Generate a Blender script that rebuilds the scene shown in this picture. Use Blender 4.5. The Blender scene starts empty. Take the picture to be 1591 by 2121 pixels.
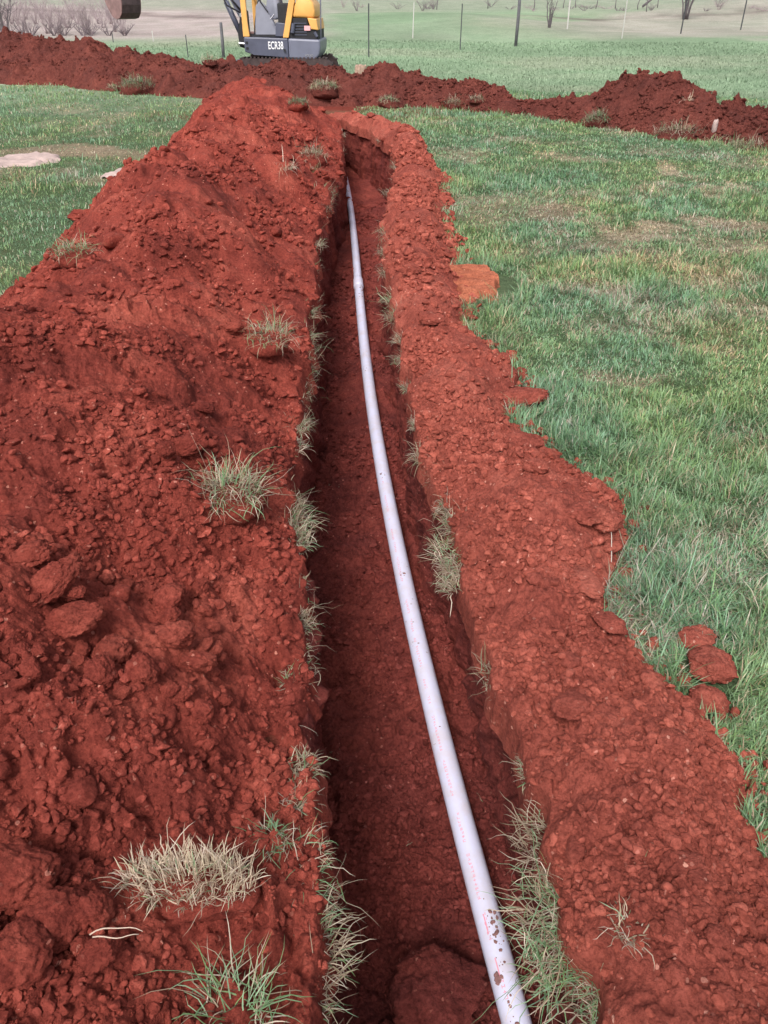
import bpy, bmesh, math, random
import numpy as np
from mathutils import Vector, Matrix, noise as mnoise

# ------------------------------------------------------------------ camera, world, sun, exposure
S = bpy.context.scene
COL = S.collection
CAMZ, PITCH, FPX = 1.65, math.radians(34.0), 1572.0
cam = bpy.data.cameras.new('camera')
cam_o = bpy.data.objects.new('camera', cam)
COL.objects.link(cam_o)
cam.sensor_fit = 'VERTICAL'
cam.sensor_height = 24.0
cam.lens = 24.0 * FPX / 2121.0
cam.clip_start, cam.clip_end = 0.05, 3000
cam_o.location = (0, 0, CAMZ)
cam_o.rotation_euler = (math.pi / 2 - PITCH, 0, 0)
S.camera = cam_o

SUN_EL, SUN_AZ = math.radians(52), math.radians(200)      # azimuth clockwise from +Y
w = bpy.data.worlds.new('World')
S.world = w
w.use_nodes = True
nt = w.node_tree
nt.nodes.clear()
sky = nt.nodes.new('ShaderNodeTexSky')
sky.sky_type = 'NISHITA'
sky.sun_disc = False
sky.sun_elevation = SUN_EL
sky.sun_rotation = SUN_AZ
sky.dust_density = 4.0
sky.air_density = 1.0
sky.ozone_density = 1.0
hs = nt.nodes.new('ShaderNodeHueSaturation')               # overcast: the cloud cover greys the blue
hs.inputs['Saturation'].default_value = 0.38
bg = nt.nodes.new('ShaderNodeBackground')
bg.inputs['Strength'].default_value = 0.143
ow = nt.nodes.new('ShaderNodeOutputWorld')
nt.links.new(sky.outputs[0], hs.inputs['Color'])
nt.links.new(hs.outputs[0], bg.inputs['Color'])
nt.links.new(bg.outputs[0], ow.inputs['Surface'])
sl = bpy.data.lights.new('sun', 'SUN')
sl.energy = 2.15
sl.angle = math.radians(20)
sl.color = (1.0, 0.95, 0.89)
so = bpy.data.objects.new('sun', sl)
COL.objects.link(so)
sdir = Vector((math.sin(SUN_AZ) * math.cos(SUN_EL), math.cos(SUN_AZ) * math.cos(SUN_EL), math.sin(SUN_EL)))
so.rotation_euler = sdir.to_track_quat('Z', 'Y').to_euler()
so.location = (0, -5, 20)
S.view_settings.view_transform = 'Standard'
S.view_settings.look = 'None'
S.view_settings.gamma = 1
S.view_settings.exposure = 0.45
S.render.engine = 'CYCLES'
S.cycles.max_bounces = 5
S.cycles.diffuse_bounces = 3
S.cycles.use_denoising = True

RNG = np.random.default_rng(11)
random.seed(5)

# ------------------------------------------------------------------ helpers
CP, SP = math.cos(PITCH), math.sin(PITCH)


def at(px, py, z=0.0):
    """pixel of the photograph -> point on the level z"""
    x = (px - 795.5) / FPX
    y = (1060.5 - py) / FPX
    d = np.array([x, CP + y * SP, -SP + y * CP])
    k = (z - CAMZ) / d[2]
    return d * k + np.array([0, 0, CAMZ])


def atd(px, py, Y):
    """pixel -> point at ground distance Y"""
    x = (px - 795.5) / FPX
    y = (1060.5 - py) / FPX
    d = np.array([x, CP + y * SP, -SP + y * CP])
    k = Y / d[1]
    return d * k + np.array([0, 0, CAMZ])


def project(P):
    """points (N,3) -> pixels, depth"""
    q = P - np.array([0, 0, CAMZ])
    f = q[:, 1] * CP - q[:, 2] * SP
    u = q[:, 1] * SP + q[:, 2] * CP
    f = np.maximum(f, 1e-3)
    return 795.5 + FPX * q[:, 0] / f, 1060.5 - FPX * u / f, f


def h2(ix, iy, seed):
    a = (ix.astype(np.int64) * 374761393 + iy.astype(np.int64) * 668265263 + seed * 974634777) & 0xFFFFFFFF
    a = ((a ^ (a >> 13)) * 1274126177) & 0xFFFFFFFF
    a = ((a ^ (a >> 16)) * 2246822519) & 0xFFFFFFFF
    a = a ^ (a >> 15)
    return (a & 0xFFFFFF).astype(np.float64) / 16777215.0


def vn(x, y, seed=0):
    ix, iy = np.floor(x), np.floor(y)
    fx, fy = x - ix, y - iy
    fx = fx * fx * fx * (fx * (fx * 6 - 15) + 10)
    fy = fy * fy * fy * (fy * (fy * 6 - 15) + 10)
    a, b = h2(ix, iy, seed), h2(ix + 1, iy, seed)
    c, d = h2(ix, iy + 1, seed), h2(ix + 1, iy + 1, seed)
    return (a + (b - a) * fx) * (1 - fy) + (c + (d - c) * fx) * fy - 0.5


def fbm(x, y, scale, octs=4, seed=0, gain=0.5):
    r = 0
    a = 1.0
    f = 1.0 / scale
    for o in range(octs):
        r = r + a * vn(x * f + o * 17.3, y * f - o * 9.1, seed + o)
        a *= gain
        f *= 2.03
    return r


def lumps(x, y, cell, seed, fill=0.7, flat=0.8):
    """half-buried broken crumbs of random size and tilt, one or none per cell"""
    wx = x + vn(x / cell * 2.6, y / cell * 2.6, seed + 50) * cell * 0.55 + vn(x / cell * 6, y / cell * 6, seed + 52) * cell * 0.16
    wy = y + vn(x / cell * 2.6, y / cell * 2.6, seed + 51) * cell * 0.55 + vn(x / cell * 6, y / cell * 6, seed + 53) * cell * 0.16
    gx, gy = wx / cell, wy / cell
    ix, iy = np.floor(gx), np.floor(gy)
    best = np.zeros_like(x)
    for dx in (-1, 0, 1):
        for dy in (-1, 0, 1):
            cx, cy = ix + dx, iy + dy
            k = h2(cx, cy, seed + 2)
            R = np.where(k < fill, 0.10 + 0.50 * (k / fill) ** 3, 0)
            qx = gx - (cx + 0.15 + 0.7 * h2(cx, cy, seed))
            qy = gy - (cy + 0.15 + 0.7 * h2(cx, cy, seed + 1))
            a = h2(cx, cy, seed + 3) * 6.28
            ca, sa = np.cos(a), np.sin(a)
            u, v = qx * ca + qy * sa, (qy * ca - qx * sa) * (1 + 0.7 * h2(cx, cy, seed + 4))
            hh = np.sqrt(np.maximum(0, R * R - u * u - v * v))
            t1 = R * 0.62 + u * 0.55
            t2 = R * 0.75 - u * 0.9 + v * 0.5
            t3 = R * 0.72 - v * 1.0 - u * 0.2
            best = np.maximum(best, np.maximum(np.minimum(np.minimum(hh, t1), np.minimum(t2, t3)), 0))
    return best * cell * flat * 1.25


def crumbly(x, y, dy, seed, amp=1.0):
    """soil relief, scales finer than the grid spacing faded out"""
    h = fbm(x, y, 0.30, 3, seed) * 0.05
    for cell, f, a in ((0.17, 0.45, 0.95), (0.085, 0.55, 1.0), (0.042, 0.42, 0.8), (0.021, 0.5, 0.85), (0.011, 0.9, 1.2)):
        wgt = np.clip((cell / dy - 1.3) / 1.5, 0, 1)
        if np.max(wgt) <= 0:
            continue
        patch = np.clip(0.45 + 1.9 * vn(x / 0.35, y / 0.35, seed + int(cell * 1000)), 0.08, 1)
        h = h + lumps(x, y, cell, seed + int(cell * 3000), f, a) * wgt * (patch if cell > 0.03 else 0.5 + 0.5 * patch)
    rough = fbm(x, y, 0.03, 3, seed + 7, 0.62) * 0.020 * np.clip((0.03 / dy - 1) / 1.5, 0, 1)
    pits = np.clip(fbm(x, y, 0.11, 3, seed + 17) - 0.16, 0, 1) * 0.10 * np.clip((0.06 / dy - 1) / 1.5, 0, 1)
    return (h + rough - pits) * amp


def np_mesh(name, V, Q, mats, parent=None, smooth=True, tris=None, col=None, link=True):
    me = bpy.data.meshes.new(name)
    V = np.asarray(V, dtype=np.float32)
    loops, starts, n = [], [], 0
    if Q is not None and len(Q):
        Q = np.asarray(Q, dtype=np.int32)
        loops.append(Q.ravel())
        starts.append(np.arange(len(Q), dtype=np.int32) * 4)
        n += len(Q) * 4
    if tris is not None and len(tris):
        T = np.asarray(tris, dtype=np.int32)
        loops.append(T.ravel())
        starts.append(n + np.arange(len(T), dtype=np.int32) * 3)
        n += len(T) * 3
    L = np.concatenate(loops)
    st = np.concatenate(starts)
    me.vertices.add(len(V))
    me.vertices.foreach_set('co', V.ravel())
    me.loops.add(len(L))
    me.loops.foreach_set('vertex_index', L)
    me.polygons.add(len(st))
    me.polygons.foreach_set('loop_start', st)
    me.update(calc_edges=True)
    me.polygons.foreach_set('use_smooth', np.full(len(st), smooth, dtype=bool))
    if col is not None:
        at_ = me.color_attributes.new('Col', 'FLOAT_COLOR', 'POINT')
        c = np.ones((len(V), 4), dtype=np.float32)
        c[:, :3] = col
        at_.data.foreach_set('color', c.ravel())
    for m in (mats if isinstance(mats, (list, tuple)) else [mats]):
        me.materials.append(m)
    if not link:
        return me
    o = bpy.data.objects.new(name, me)
    COL.objects.link(o)
    if parent:
        o.parent = parent
    return o


def grid_quads(nr, nc):
    i = np.arange(nr - 1)[:, None] * nc + np.arange(nc - 1)[None, :]
    i = i.ravel()
    return np.stack([i, i + 1, i + nc + 1, i + nc], 1)


def tag(o, label=None, cat=None, group=None, kind=None):
    if label:
        o['label'] = label
    if cat:
        o['category'] = cat
    if group:
        o['group'] = group
    if kind:
        o['kind'] = kind
    return o


def empty(name, loc, rz=0):
    o = bpy.data.objects.new(name, None)
    COL.objects.link(o)
    o.location = loc
    o.rotation_euler = (0, 0, rz)
    o.empty_display_size = 0.1
    return o


def bm_obj(name, bm, mat, parent=None, smooth=False):
    me = bpy.data.meshes.new(name)
    bmesh.ops.recalc_face_normals(bm, faces=bm.faces)
    bm.to_mesh(me)
    bm.free()
    for m in (mat if isinstance(mat, (list, tuple)) else [mat]):
        me.materials.append(m)
    if smooth:
        me.polygons.foreach_set('use_smooth', np.ones(len(me.polygons), dtype=bool))
    o = bpy.data.objects.new(name, me)
    COL.objects.link(o)
    if parent:
        o.parent = parent
    return o


def add_box(bm, c, s, rot=None, bevel=0.0):
    r = bmesh.ops.create_cube(bm, size=1)
    M = Matrix.Translation(c) @ (rot.to_4x4() if rot else Matrix()) @ Matrix.Diagonal((s[0], s[1], s[2], 1))
    bmesh.ops.transform(bm, matrix=M, verts=r['verts'])
    if bevel:
        es = list({e for v in r['verts'] for e in v.link_edges})
        bmesh.ops.bevel(bm, geom=es, offset=bevel, segments=2, affect='EDGES', profile=0.5)
    return r['verts']


def add_tube(bm, pts, radii, n=10, cap=True):
    pts = [Vector(p) for p in pts]
    if not hasattr(radii, '__len__'):
        radii = [radii] * len(pts)
    rings = []
    up = Vector((0, 0, 1))
    prev = None
    for i, p in enumerate(pts):
        d = (pts[min(i + 1, len(pts) - 1)] - pts[max(i - 1, 0)]).normalized()
        if prev is None:
            a = d.cross(up)
            if a.length < 1e-3:
                a = d.cross(Vector((0, 1, 0)))
            a.normalize()
        else:
            a = (prev - d * prev.dot(d)).normalized()
        prev = a
        b = d.cross(a)
        rings.append([bm.verts.new(p + (a * math.cos(t) + b * math.sin(t)) * radii[i]) for t in [2 * math.pi * k / n for k in range(n)]])
    for r0, r1 in zip(rings, rings[1:]):
        for k in range(n):
            bm.faces.new((r0[k], r0[(k + 1) % n], r1[(k + 1) % n], r1[k]))
    if cap:
        bm.faces.new(list(reversed(rings[0])))
        bm.faces.new(rings[-1])
    return rings


def add_prism(bm, prof, y0, y1, bevel=0.0):
    """profile in XZ pushed from y0 to y1"""
    a = [bm.verts.new((x, y0, z)) for x, z in prof]
    b = [bm.verts.new((x, y1, z)) for x, z in prof]
    fs = [bm.faces.new(a), bm.faces.new(list(reversed(b)))]
    n = len(prof)
    for i in range(n):
        fs.append(bm.faces.new((a[i], b[i], b[(i + 1) % n], a[(i + 1) % n])))
    if bevel:
        es = list({e for f in fs for e in f.edges})
        bmesh.ops.bevel(bm, geom=es, offset=bevel, segments=2, affect='EDGES', profile=0.5)


# ------------------------------------------------------------------ materials
def new_mat(name):
    m = bpy.data.materials.new(name)
    m.use_nodes = True
    n = m.node_tree
    b = n.nodes['Principled BSDF']
    return m, n, b


def ramp(n, fac, stops):
    r = n.nodes.new('ShaderNodeValToRGB')
    e = r.color_ramp.elements
    while len(e) < len(stops):
        e.new(0.5)
    for k, (p, c) in enumerate(stops):
        e[k].position = p
        e[k].color = (*c, 1)
    n.links.new(fac, r.inputs[0])
    return r.outputs[0]


def noise_node(n, scale, detail=5, rough=0.6, vec=None, dist=0.0):
    t = n.nodes.new('ShaderNodeTexNoise')
    t.inputs['Scale'].default_value = scale
    t.inputs['Detail'].default_value = detail
    t.inputs['Roughness'].default_value = rough
    t.inputs['Distortion'].default_value = dist
    if vec is not None:
        n.links.new(vec, t.inputs['Vector'])
    return t.outputs['Fac']


def mix(n, a, b, f, mode='MIX'):
    x = n.nodes.new('ShaderNodeMix')
    x.data_type = 'RGBA'
    x.blend_type = mode
    for sock, v in (('Factor', f), ('A', a), ('B', b)):
        s = [i for i in x.inputs if i.name == sock and i.enabled and (i.type == 'RGBA' or sock == 'Factor')]
        s = s[0]
        if isinstance(v, (int, float)):
            s.default_value = v
        elif isinstance(v, tuple):
            s.default_value = (*v, 1)
        else:
            n.links.new(v, s)
    return [o for o in x.outputs if o.type == 'RGBA' and o.enabled][0]


def geo_pos(n):
    return n.nodes.new('ShaderNodeNewGeometry').outputs['Position']


def soil_mat(name, c0, c1, c2, fine=1.0, crumb=False):
    m, n, b = new_mat(name)
    pos = geo_pos(n)
    big = noise_node(n, 1.7, 6, 0.68, pos, 0.6)
    c = ramp(n, big, [(0.30, c0), (0.52, c1), (0.74, c2)])
    fineN = noise_node(n, 90, 6, 0.7, pos)
    dk = ramp(n, fineN, [(0.30, (0.42, 0.38, 0.38)), (0.50, (1, 1, 1)), (0.72, (1.35, 1.45, 1.45))])
    c = mix(n, c, dk, 0.85, 'MULTIPLY')
    midN = noise_node(n, 17, 5, 0.65, pos)
    c = mix(n, c, ramp(n, midN, [(0.32, (0.66, 0.62, 0.64)), (0.5, (1, 1, 1)), (0.70, (1.2, 1.25, 1.25))]), 0.9, 'MULTIPLY')
    # pale mineral grains
    g = n.nodes.new('ShaderNodeTexVoronoi')
    g.inputs['Scale'].default_value = 130
    n.links.new(pos, g.inputs['Vector'])
    gm = ramp(n, g.outputs['Color'], [(0.90, (0, 0, 0)), (0.97, (1, 1, 1))])
    c = mix(n, c, (min(1, c2[0] * 1.5), c2[1] * 2.4, c2[2] * 2.6), gm)
    if crumb:      # every loose crumb is a little paler or darker than its neighbour
        ri = n.nodes.new('ShaderNodeNewGeometry').outputs['Random Per Island']
        c = mix(n, c, ramp(n, ri, [(0.0, (0.75, 0.73, 0.73)), (0.7, (1.05, 1.05, 1.05)), (1.0, (1.22, 1.32, 1.34))]), 1.0, 'MULTIPLY')
    n.links.new(c, b.inputs['Base Color'])
    b.inputs['Roughness'].default_value = 0.95
    b.inputs['Specular IOR Level'].default_value = 0.12
    bp = n.nodes.new('ShaderNodeBump')
    bp.inputs['Strength'].default_value = 1.0
    bp.inputs['Distance'].default_value = 0.009 * fine
    n.links.new(noise_node(n, 150, 8, 0.75, pos), bp.inputs['Height'])
    bp2 = n.nodes.new('ShaderNodeBump')
    bp2.inputs['Strength'].default_value = 0.7
    bp2.inputs['Distance'].default_value = 0.02 * fine
    n.links.new(noise_node(n, 34, 6, 0.65, pos), bp2.inputs['Height'])
    n.links.new(bp.outputs[0], bp2.inputs['Normal'])
    n.links.new(bp2.outputs[0], b.inputs['Normal'])
    return m


M_SOIL = soil_mat('red_clay', (0.145, 0.028, 0.022), (0.265, 0.052, 0.037), (0.43, 0.106, 0.073))
M_SOILR = soil_mat('red_clay_dry', (0.22, 0.050, 0.037), (0.325, 0.080, 0.057), (0.47, 0.138, 0.098))
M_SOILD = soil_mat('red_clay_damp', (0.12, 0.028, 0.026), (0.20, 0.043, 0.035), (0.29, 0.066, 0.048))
M_SOILF = soil_mat('red_clay_far', (0.105, 0.032, 0.027), (0.165, 0.046, 0.036), (0.235, 0.068, 0.050), 2.0)
M_SOILO = soil_mat('orange_clay', (0.36, 0.105, 0.06), (0.42, 0.135, 0.078), (0.48, 0.17, 0.10))
M_CRL = soil_mat('red_clay_crumbs', (0.17, 0.034, 0.026), (0.275, 0.055, 0.039), (0.40, 0.098, 0.068), 0.6, True)
M_CRR = soil_mat('red_clay_dry_crumbs', (0.24, 0.056, 0.040), (0.32, 0.079, 0.055), (0.40, 0.105, 0.075), 0.6, True)
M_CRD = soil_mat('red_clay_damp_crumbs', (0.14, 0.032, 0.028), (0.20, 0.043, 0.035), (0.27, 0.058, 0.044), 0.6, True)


def flat_mat(name, c, rough=0.5, metal=0.0, spec=0.5, var=0.0, scale=6.0, bump=0.0):
    m, n, b = new_mat(name)
    b.inputs['Roughness'].default_value = rough
    b.inputs['Metallic'].default_value = metal
    b.inputs['Specular IOR Level'].default_value = spec
    tc = n.nodes.new('ShaderNodeTexCoord').outputs['Object']
    f = noise_node(n, scale, 5, 0.6, tc)
    lo = tuple(x * (1 - var) for x in c)
    hi = tuple(min(1, x * (1 + var)) for x in c)
    n.links.new(ramp(n, f, [(0.3, lo), (0.7, hi)]), b.inputs['Base Color'])
    if bump:
        bp = n.nodes.new('ShaderNodeBump')
        bp.inputs['Distance'].default_value = bump
        n.links.new(f, bp.inputs['Height'])
        n.links.new(bp.outputs[0], b.inputs['Normal'])
    return m


def blade_mat(name, trans=0.3):
    m, n, b = new_mat(name)
    a = n.nodes.new('ShaderNodeAttribute')
    a.attribute_name = 'Col'
    n.links.new(a.outputs['Color'], b.inputs['Base Color'])
    b.inputs['Roughness'].default_value = 0.55
    b.inputs['Specular IOR Level'].default_value = 0.35
    tr = n.nodes.new('ShaderNodeBsdfTranslucent')
    n.links.new(a.outputs['Color'], tr.inputs['Color'])
    mx = n.nodes.new('ShaderNodeMixShader')
    mx.inputs[0].default_value = trans
    n.links.new(b.outputs[0], mx.inputs[1])
    n.links.new(tr.outputs[0], mx.inputs[2])
    n.links.new(mx.outputs[0], n.nodes['Material Output'].inputs['Surface'])
    return m


M_BLADE = blade_mat('grass_blade')


def turf_mat():
    m, n, b = new_mat('turf')
    pos = geo_pos(n)
    a = n.nodes.new('ShaderNodeAttribute')
    a.attribute_name = 'Col'
    f = noise_node(n, 14, 6, 0.7, pos)
    v = ramp(n, f, [(0.3, (0.6, 0.6, 0.6)), (0.7, (1.3, 1.3, 1.3))])
    c = mix(n, a.outputs['Color'], v, 0.8, 'MULTIPLY')
    f2 = noise_node(n, 1.1, 6, 0.65, pos)
    v2 = ramp(n, f2, [(0.35, (0.86, 0.90, 0.86)), (0.65, (1.12, 1.1, 1.1))])
    c = mix(n, c, v2, 0.9, 'MULTIPLY')
    n.links.new(c, b.inputs['Base Color'])
    b.inputs['Roughness'].default_value = 1.0
    b.inputs['Specular IOR Level'].default_value = 0.05
    bp = n.nodes.new('ShaderNodeBump')
    bp.inputs['Distance'].default_value = 0.05
    n.links.new(noise_node(n, 18, 6, 0.7, pos), bp.inputs['Height'])
    n.links.new(bp.outputs[0], b.inputs['Normal'])
    return m


M_TURF = turf_mat()

# ------------------------------------------------------------------ plan of the dig (metres, camera above the origin)
LR_Y = np.array([-1.2, 0.3, .67, .87, 1.25, 1.8, 2.3, 3.1, 3.6, 4.3, 5.2, 6.9, 8.3, 9.7, 11.3, 12.9, 13.8, 14.4, 15.6])
LR_X = np.array([-.06, -.08, -.10, -.13, -.19, -.265, -.335, -.385, -.40, -.42, -.49, -.55, -.53, -.49, -.56, -.66, -.85, -1.1, -1.5])
RR_Y = np.array([-1.2, 0.3, .67, .82, 1.04, 1.4, 1.68, 2.17, 2.86, 3.6, 4.44, 5.63, 6.9, 8.3, 9.7, 11.0, 12.1, 13.0, 13.8, 14.4, 15.6])
RR_X = np.array([.46, .44, .43, .42, .40, .35, .30, .265, .18, .135, .10, .03, .03, .09, .18, .10, -.10, -.38, -.75, -1.09, -1.49])


def xl(y):
    return np.interp(y, LR_Y, LR_X) + fbm(y, y * 0 + 3.1, 0.35, 3, 91) * 0.055


def xr(y):
    return np.maximum(np.interp(y, RR_Y, RR_X) + fbm(y, y * 0 + 8.7, 0.40, 3, 92) * 0.055, xl(y) + 0.02)


def terrain(x, y):
    d = np.hypot(x, y)
    e = np.clip(d - 24, 0, None)
    z = 0.045 * e * e / (e + 4.0) + np.where(d > 24, fbm(x, y, 14, 3, 5) * 0.5 * np.clip((d - 26) / 20, 0, 1), 0)
    far = np.clip(d - 70, 0, None)
    return z + far * 0.05 + fbm(x, y, 1.7, 2, 6) * 0.03 * np.clip((y - 0.5) / 4, 0, 1)


# outer toes of the two banks
LB_Y = np.array([-1.2, 1, 3, 4.8, 6.15, 8.2, 10.3, 12.5, 15.4, 18.4])
LB_X = np.array([-2.2, -2.3, -2.4, -2.45, -2.66, -2.72, -2.80, -3.0, -3.35, -4.0])
RB_Y = np.array([-1.2, .6, 1.19, 1.5, 1.79, 2.1, 2.45, 2.75, 3.28, 4.28, 5.62, 7.0, 8.33, 9.7, 11.0, 12.1, 13.2, 14.3])
RB_X = np.array([1.1, 1.05, .96, .88, .76, .80, .90, .74, .69, .57, .51, .55, .60, .62, .55, .38, .05, -.5])


def lb(y):
    return np.interp(y, LB_Y, LB_X) + fbm(y, y * 0 + 1.3, 0.6, 3, 93) * 0.22


def rb(y):
    return np.interp(y, RB_Y, RB_X) + fbm(y, y * 0 + 5.3, 0.45, 3, 94) * 0.14


def rows(y0, y1, h, px=759.0, lo=0.0028, hi=0.026):
    ys = [y0]
    while ys[-1] < y1:
        y = ys[-1]
        dy = (y * y + h * h) / h / px if y > 0.2 else 0.012
        ys.append(y + min(hi, max(lo, dy)))
    return np.array(ys)


SURF = {}          # named vertex clouds that things are laid on


def mound_color_skip():
    pass


# ---- trench (walls and floor)
DEPTH = 0.66
ty = rows(-1.0, 15.55, 1.9)
dep = DEPTH * np.clip((14.55 - ty) / 0.35, 0, 1) ** 0.5 + 0.01
dy = np.gradient(ty)
NWL, NF, NWR = 60, 200, 96
L_, R_ = xl(ty), xr(ty)
width = R_ - L_
cols = []
def wall_rows(t, side):
    n = len(t)
    Y = np.repeat(ty[:, None], n, 1)
    T = np.repeat(t[None, :], len(ty), 0)
    Z = -T * dep[:, None]
    edge = (L_ if side < 0 else R_)[:, None]
    lean = (0.015 if side < 0 else (0.015 - 0.065 * np.clip((3.2 - Y) / 1.0, 0, 1))) * T * np.minimum(1, width[:, None] / 0.4)
    streak = fbm(Y * 1.0 + Z * 0.55, Z * 0.18, 0.075, 3, 31 + side) * 0.05
    n3 = fbm(Y, Z * 1.3, 0.22, 4, 41 + side) * 0.05 + (lumps(Y, Z, 0.06, 60 + side, 0.55, 0.8) + lumps(Y, Z, 0.03, 65 + side, 0.7, 0.9) + fbm(Y, Z, 0.04, 3, 81 + side) * 0.014) * np.clip((0.05 / dy[:, None] - 1.3) / 1.5, 0, 1)
    n3 = -n3 * (0.9 if side < 0 else 0.75)
    k = np.clip(T * 20, 0.15, 1)
    X = edge - side * (lean + (streak + n3) * k)
    return X, Y, Z
tl = np.linspace(0, 1, NWL)
tr = np.linspace(1, 0, NWR)
Xa, Ya, Za = wall_rows(tl, -1)
Xc, Yc, Zc = wall_rows(tr, 1)
f = np.linspace(0, 1, NF + 2)[1:-1]
Xb = Xa[:, -1:] * (1 - f) + Xc[:, :1] * f
Yb = np.repeat(ty[:, None], NF, 1)
fl = crumbly(Xb, Yb, np.maximum(dy[:, None], 0.004), 71, 1.0)
edgef = np.clip(np.minimum(f, 1 - f) * 12, 0, 1)[None, :]
side_spill = (np.exp(-f * 9) + np.exp(-(1 - f) * 12))[None, :] * (0.045 + 0.04 * vn(Yb / 0.5, Yb * 0 + 2, 77))
Zb = -dep[:, None] + (fl + fbm(Xb, Yb, 0.9, 2, 72) * 0.06) * edgef + side_spill * edgef
_pp = np.array([at(a, b, -0.585)[:2] for a, b in ((1062, 2121), (985, 1780), (905, 1500), (835, 1200), (795, 980), (760, 750), (740, 580), (725, 420), (717, 380))])
_px = np.interp(Yb, _pp[:, 1], _pp[:, 0])
Zb += 0.055 * np.exp(-((Xb - _px) / 0.075) ** 2) * np.clip(.6 + 1.6 * vn(Yb / .3, Yb * 0, 78), 0, 1.1) * edgef * (dep[:, None] > .5)
# little lips over the turf that hide the seam
lipL = np.stack([L_ - 0.07, L_ - 0.03], 1)
lipR = np.stack([R_ + 0.03, R_ + 0.07], 1)
zl = np.repeat(np.array([[-0.04, -0.006]]), len(ty), 0)
zr = zl[:, ::-1]
Yl = np.repeat(ty[:, None], 2, 1)
TX = np.concatenate([lipL, Xa, Xb, Xc, lipR], 1)
TY = np.concatenate([Yl, Ya, Yb, Yc, Yl], 1)
TZ = np.concatenate([zl, Za, Zb, Zc, zr], 1)
V = np.stack([TX, TY, TZ], -1).reshape(-1, 3)
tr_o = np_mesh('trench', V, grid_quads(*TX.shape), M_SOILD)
tag(tr_o, 'narrow trench cut through red clay with steep walls and dark crumbly floor', 'trench', kind='structure')
SURF['trench'] = V
SURF['floor'] = np.stack([Xb, Yb, Zb], -1).reshape(-1, 3)

# ---- ground sheet (one sheet with a slot for the trench, out to the horizon)
gy = np.concatenate([np.arange(-4, 18, 0.05), np.geomspace(18, 900, 240)])
gy = np.unique(np.concatenate([gy, [15.6]]))
gap = gy < 15.55
gl, gr = np.where(gap, xl(gy) - 0.012, 0), np.where(gap, xr(gy) + 0.012, 0)
mid = np.interp(gy, [15.55, 30], [-2.2, -1.0])
gl = np.where(gap, gl, mid)
gr = np.where(gap, gr, mid)
offs = np.concatenate([np.arange(0, 6, 0.06), np.geomspace(6, 900, 120)])
GXl = gl[:, None] - offs[None, ::-1]
GXr = gr[:, None] + offs[None, :]
PATCH = []      # dead or bare patches of the lawn: x, y, rx, ry, kind strength
for (px, py, rx, ry, dead, bare) in (
        (1385, 352, 45, 12, 1.0, 0), (1150, 445, 80, 26, .75, .55), (1330, 480, 90, 22, 1.0, .1), (1250, 520, 110, 20, .6, .5), (1500, 462, 70, 26, .9, .3),
        (1430, 560, 110, 28, .75, .3), (1170, 330, 70, 10, .7, .1), (1490, 395, 40, 16, .8, 0), (1260, 610, 70, 14, .8, .1), (1020, 450, 60, 30, .45, .3),
        (1530, 640, 110, 30, .6, .1), (1330, 790, 70, 22, .55, .2), (1500, 750, 60, 20, .6, .1), (1240, 1150, 45, 60, .8, .1), (1330, 1240, 60, 60, .5, .1),
        (1560, 930, 30, 30, .6, .5), (1490, 1080, 50, 30, .5, .3), (140, 315, 130, 14, .9, .45), (330, 320, 90, 16, .7, .4), (30, 640, 60, 16, 1, 0), (280, 400, 25, 14, 1, 0),
        (140, 232, 30, 6, .9, 0), (250, 240, 40, 6, .6, 0), (1060, 290, 60, 8, .6, 0), (960, 330, 30, 8, .6, .1), (1350, 385, 50, 12, .5, .1), (1100, 520, 70, 26, .4, .2), (1560, 520, 70, 20, .8, .2),
        (1180, 575, 50, 16, .5, .1), (1420, 1500, 60, 50, .5, .2), (30, 600, 40, 30, .4, .1), (1300, 270, 60, 8, .4, 0)):
    c = at(px, py, 0)
    ex = abs(at(px + rx, py, 0)[0] - c[0])
    ey = abs(at(px, py - ry, 0)[1] - at(px, py + ry, 0)[1]) / 2
    PATCH.append((c[0], c[1], ex, ey, dead, bare))


def patchiness(x, y):
    dead = np.clip(fbm(x, y, 0.9, 4, 21) * 1.5 - 0.25, 0, 0.55)
    bare = np.clip(fbm(x, y, 0.5, 4, 23) * 1.6 - 0.68, 0, 0.5)
    wx = x + fbm(x, y, 0.35, 3, 25) * 0.35
    wy = y + fbm(x, y, 0.35, 3, 26) * 0.5
    for (cx, cy, ex, ey, d, b) in PATCH:
        g = np.clip(1.35 - np.hypot((wx - cx) / ex, (wy - cy) / ey), 0, 1)
        g = np.minimum(1, g * 1.6)
        dead = np.maximum(dead, d * g)
        bare = np.maximum(bare, b * g)
    return np.clip(dead * .85, 0, 1), np.clip(bare * .7, 0, 1)


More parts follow.
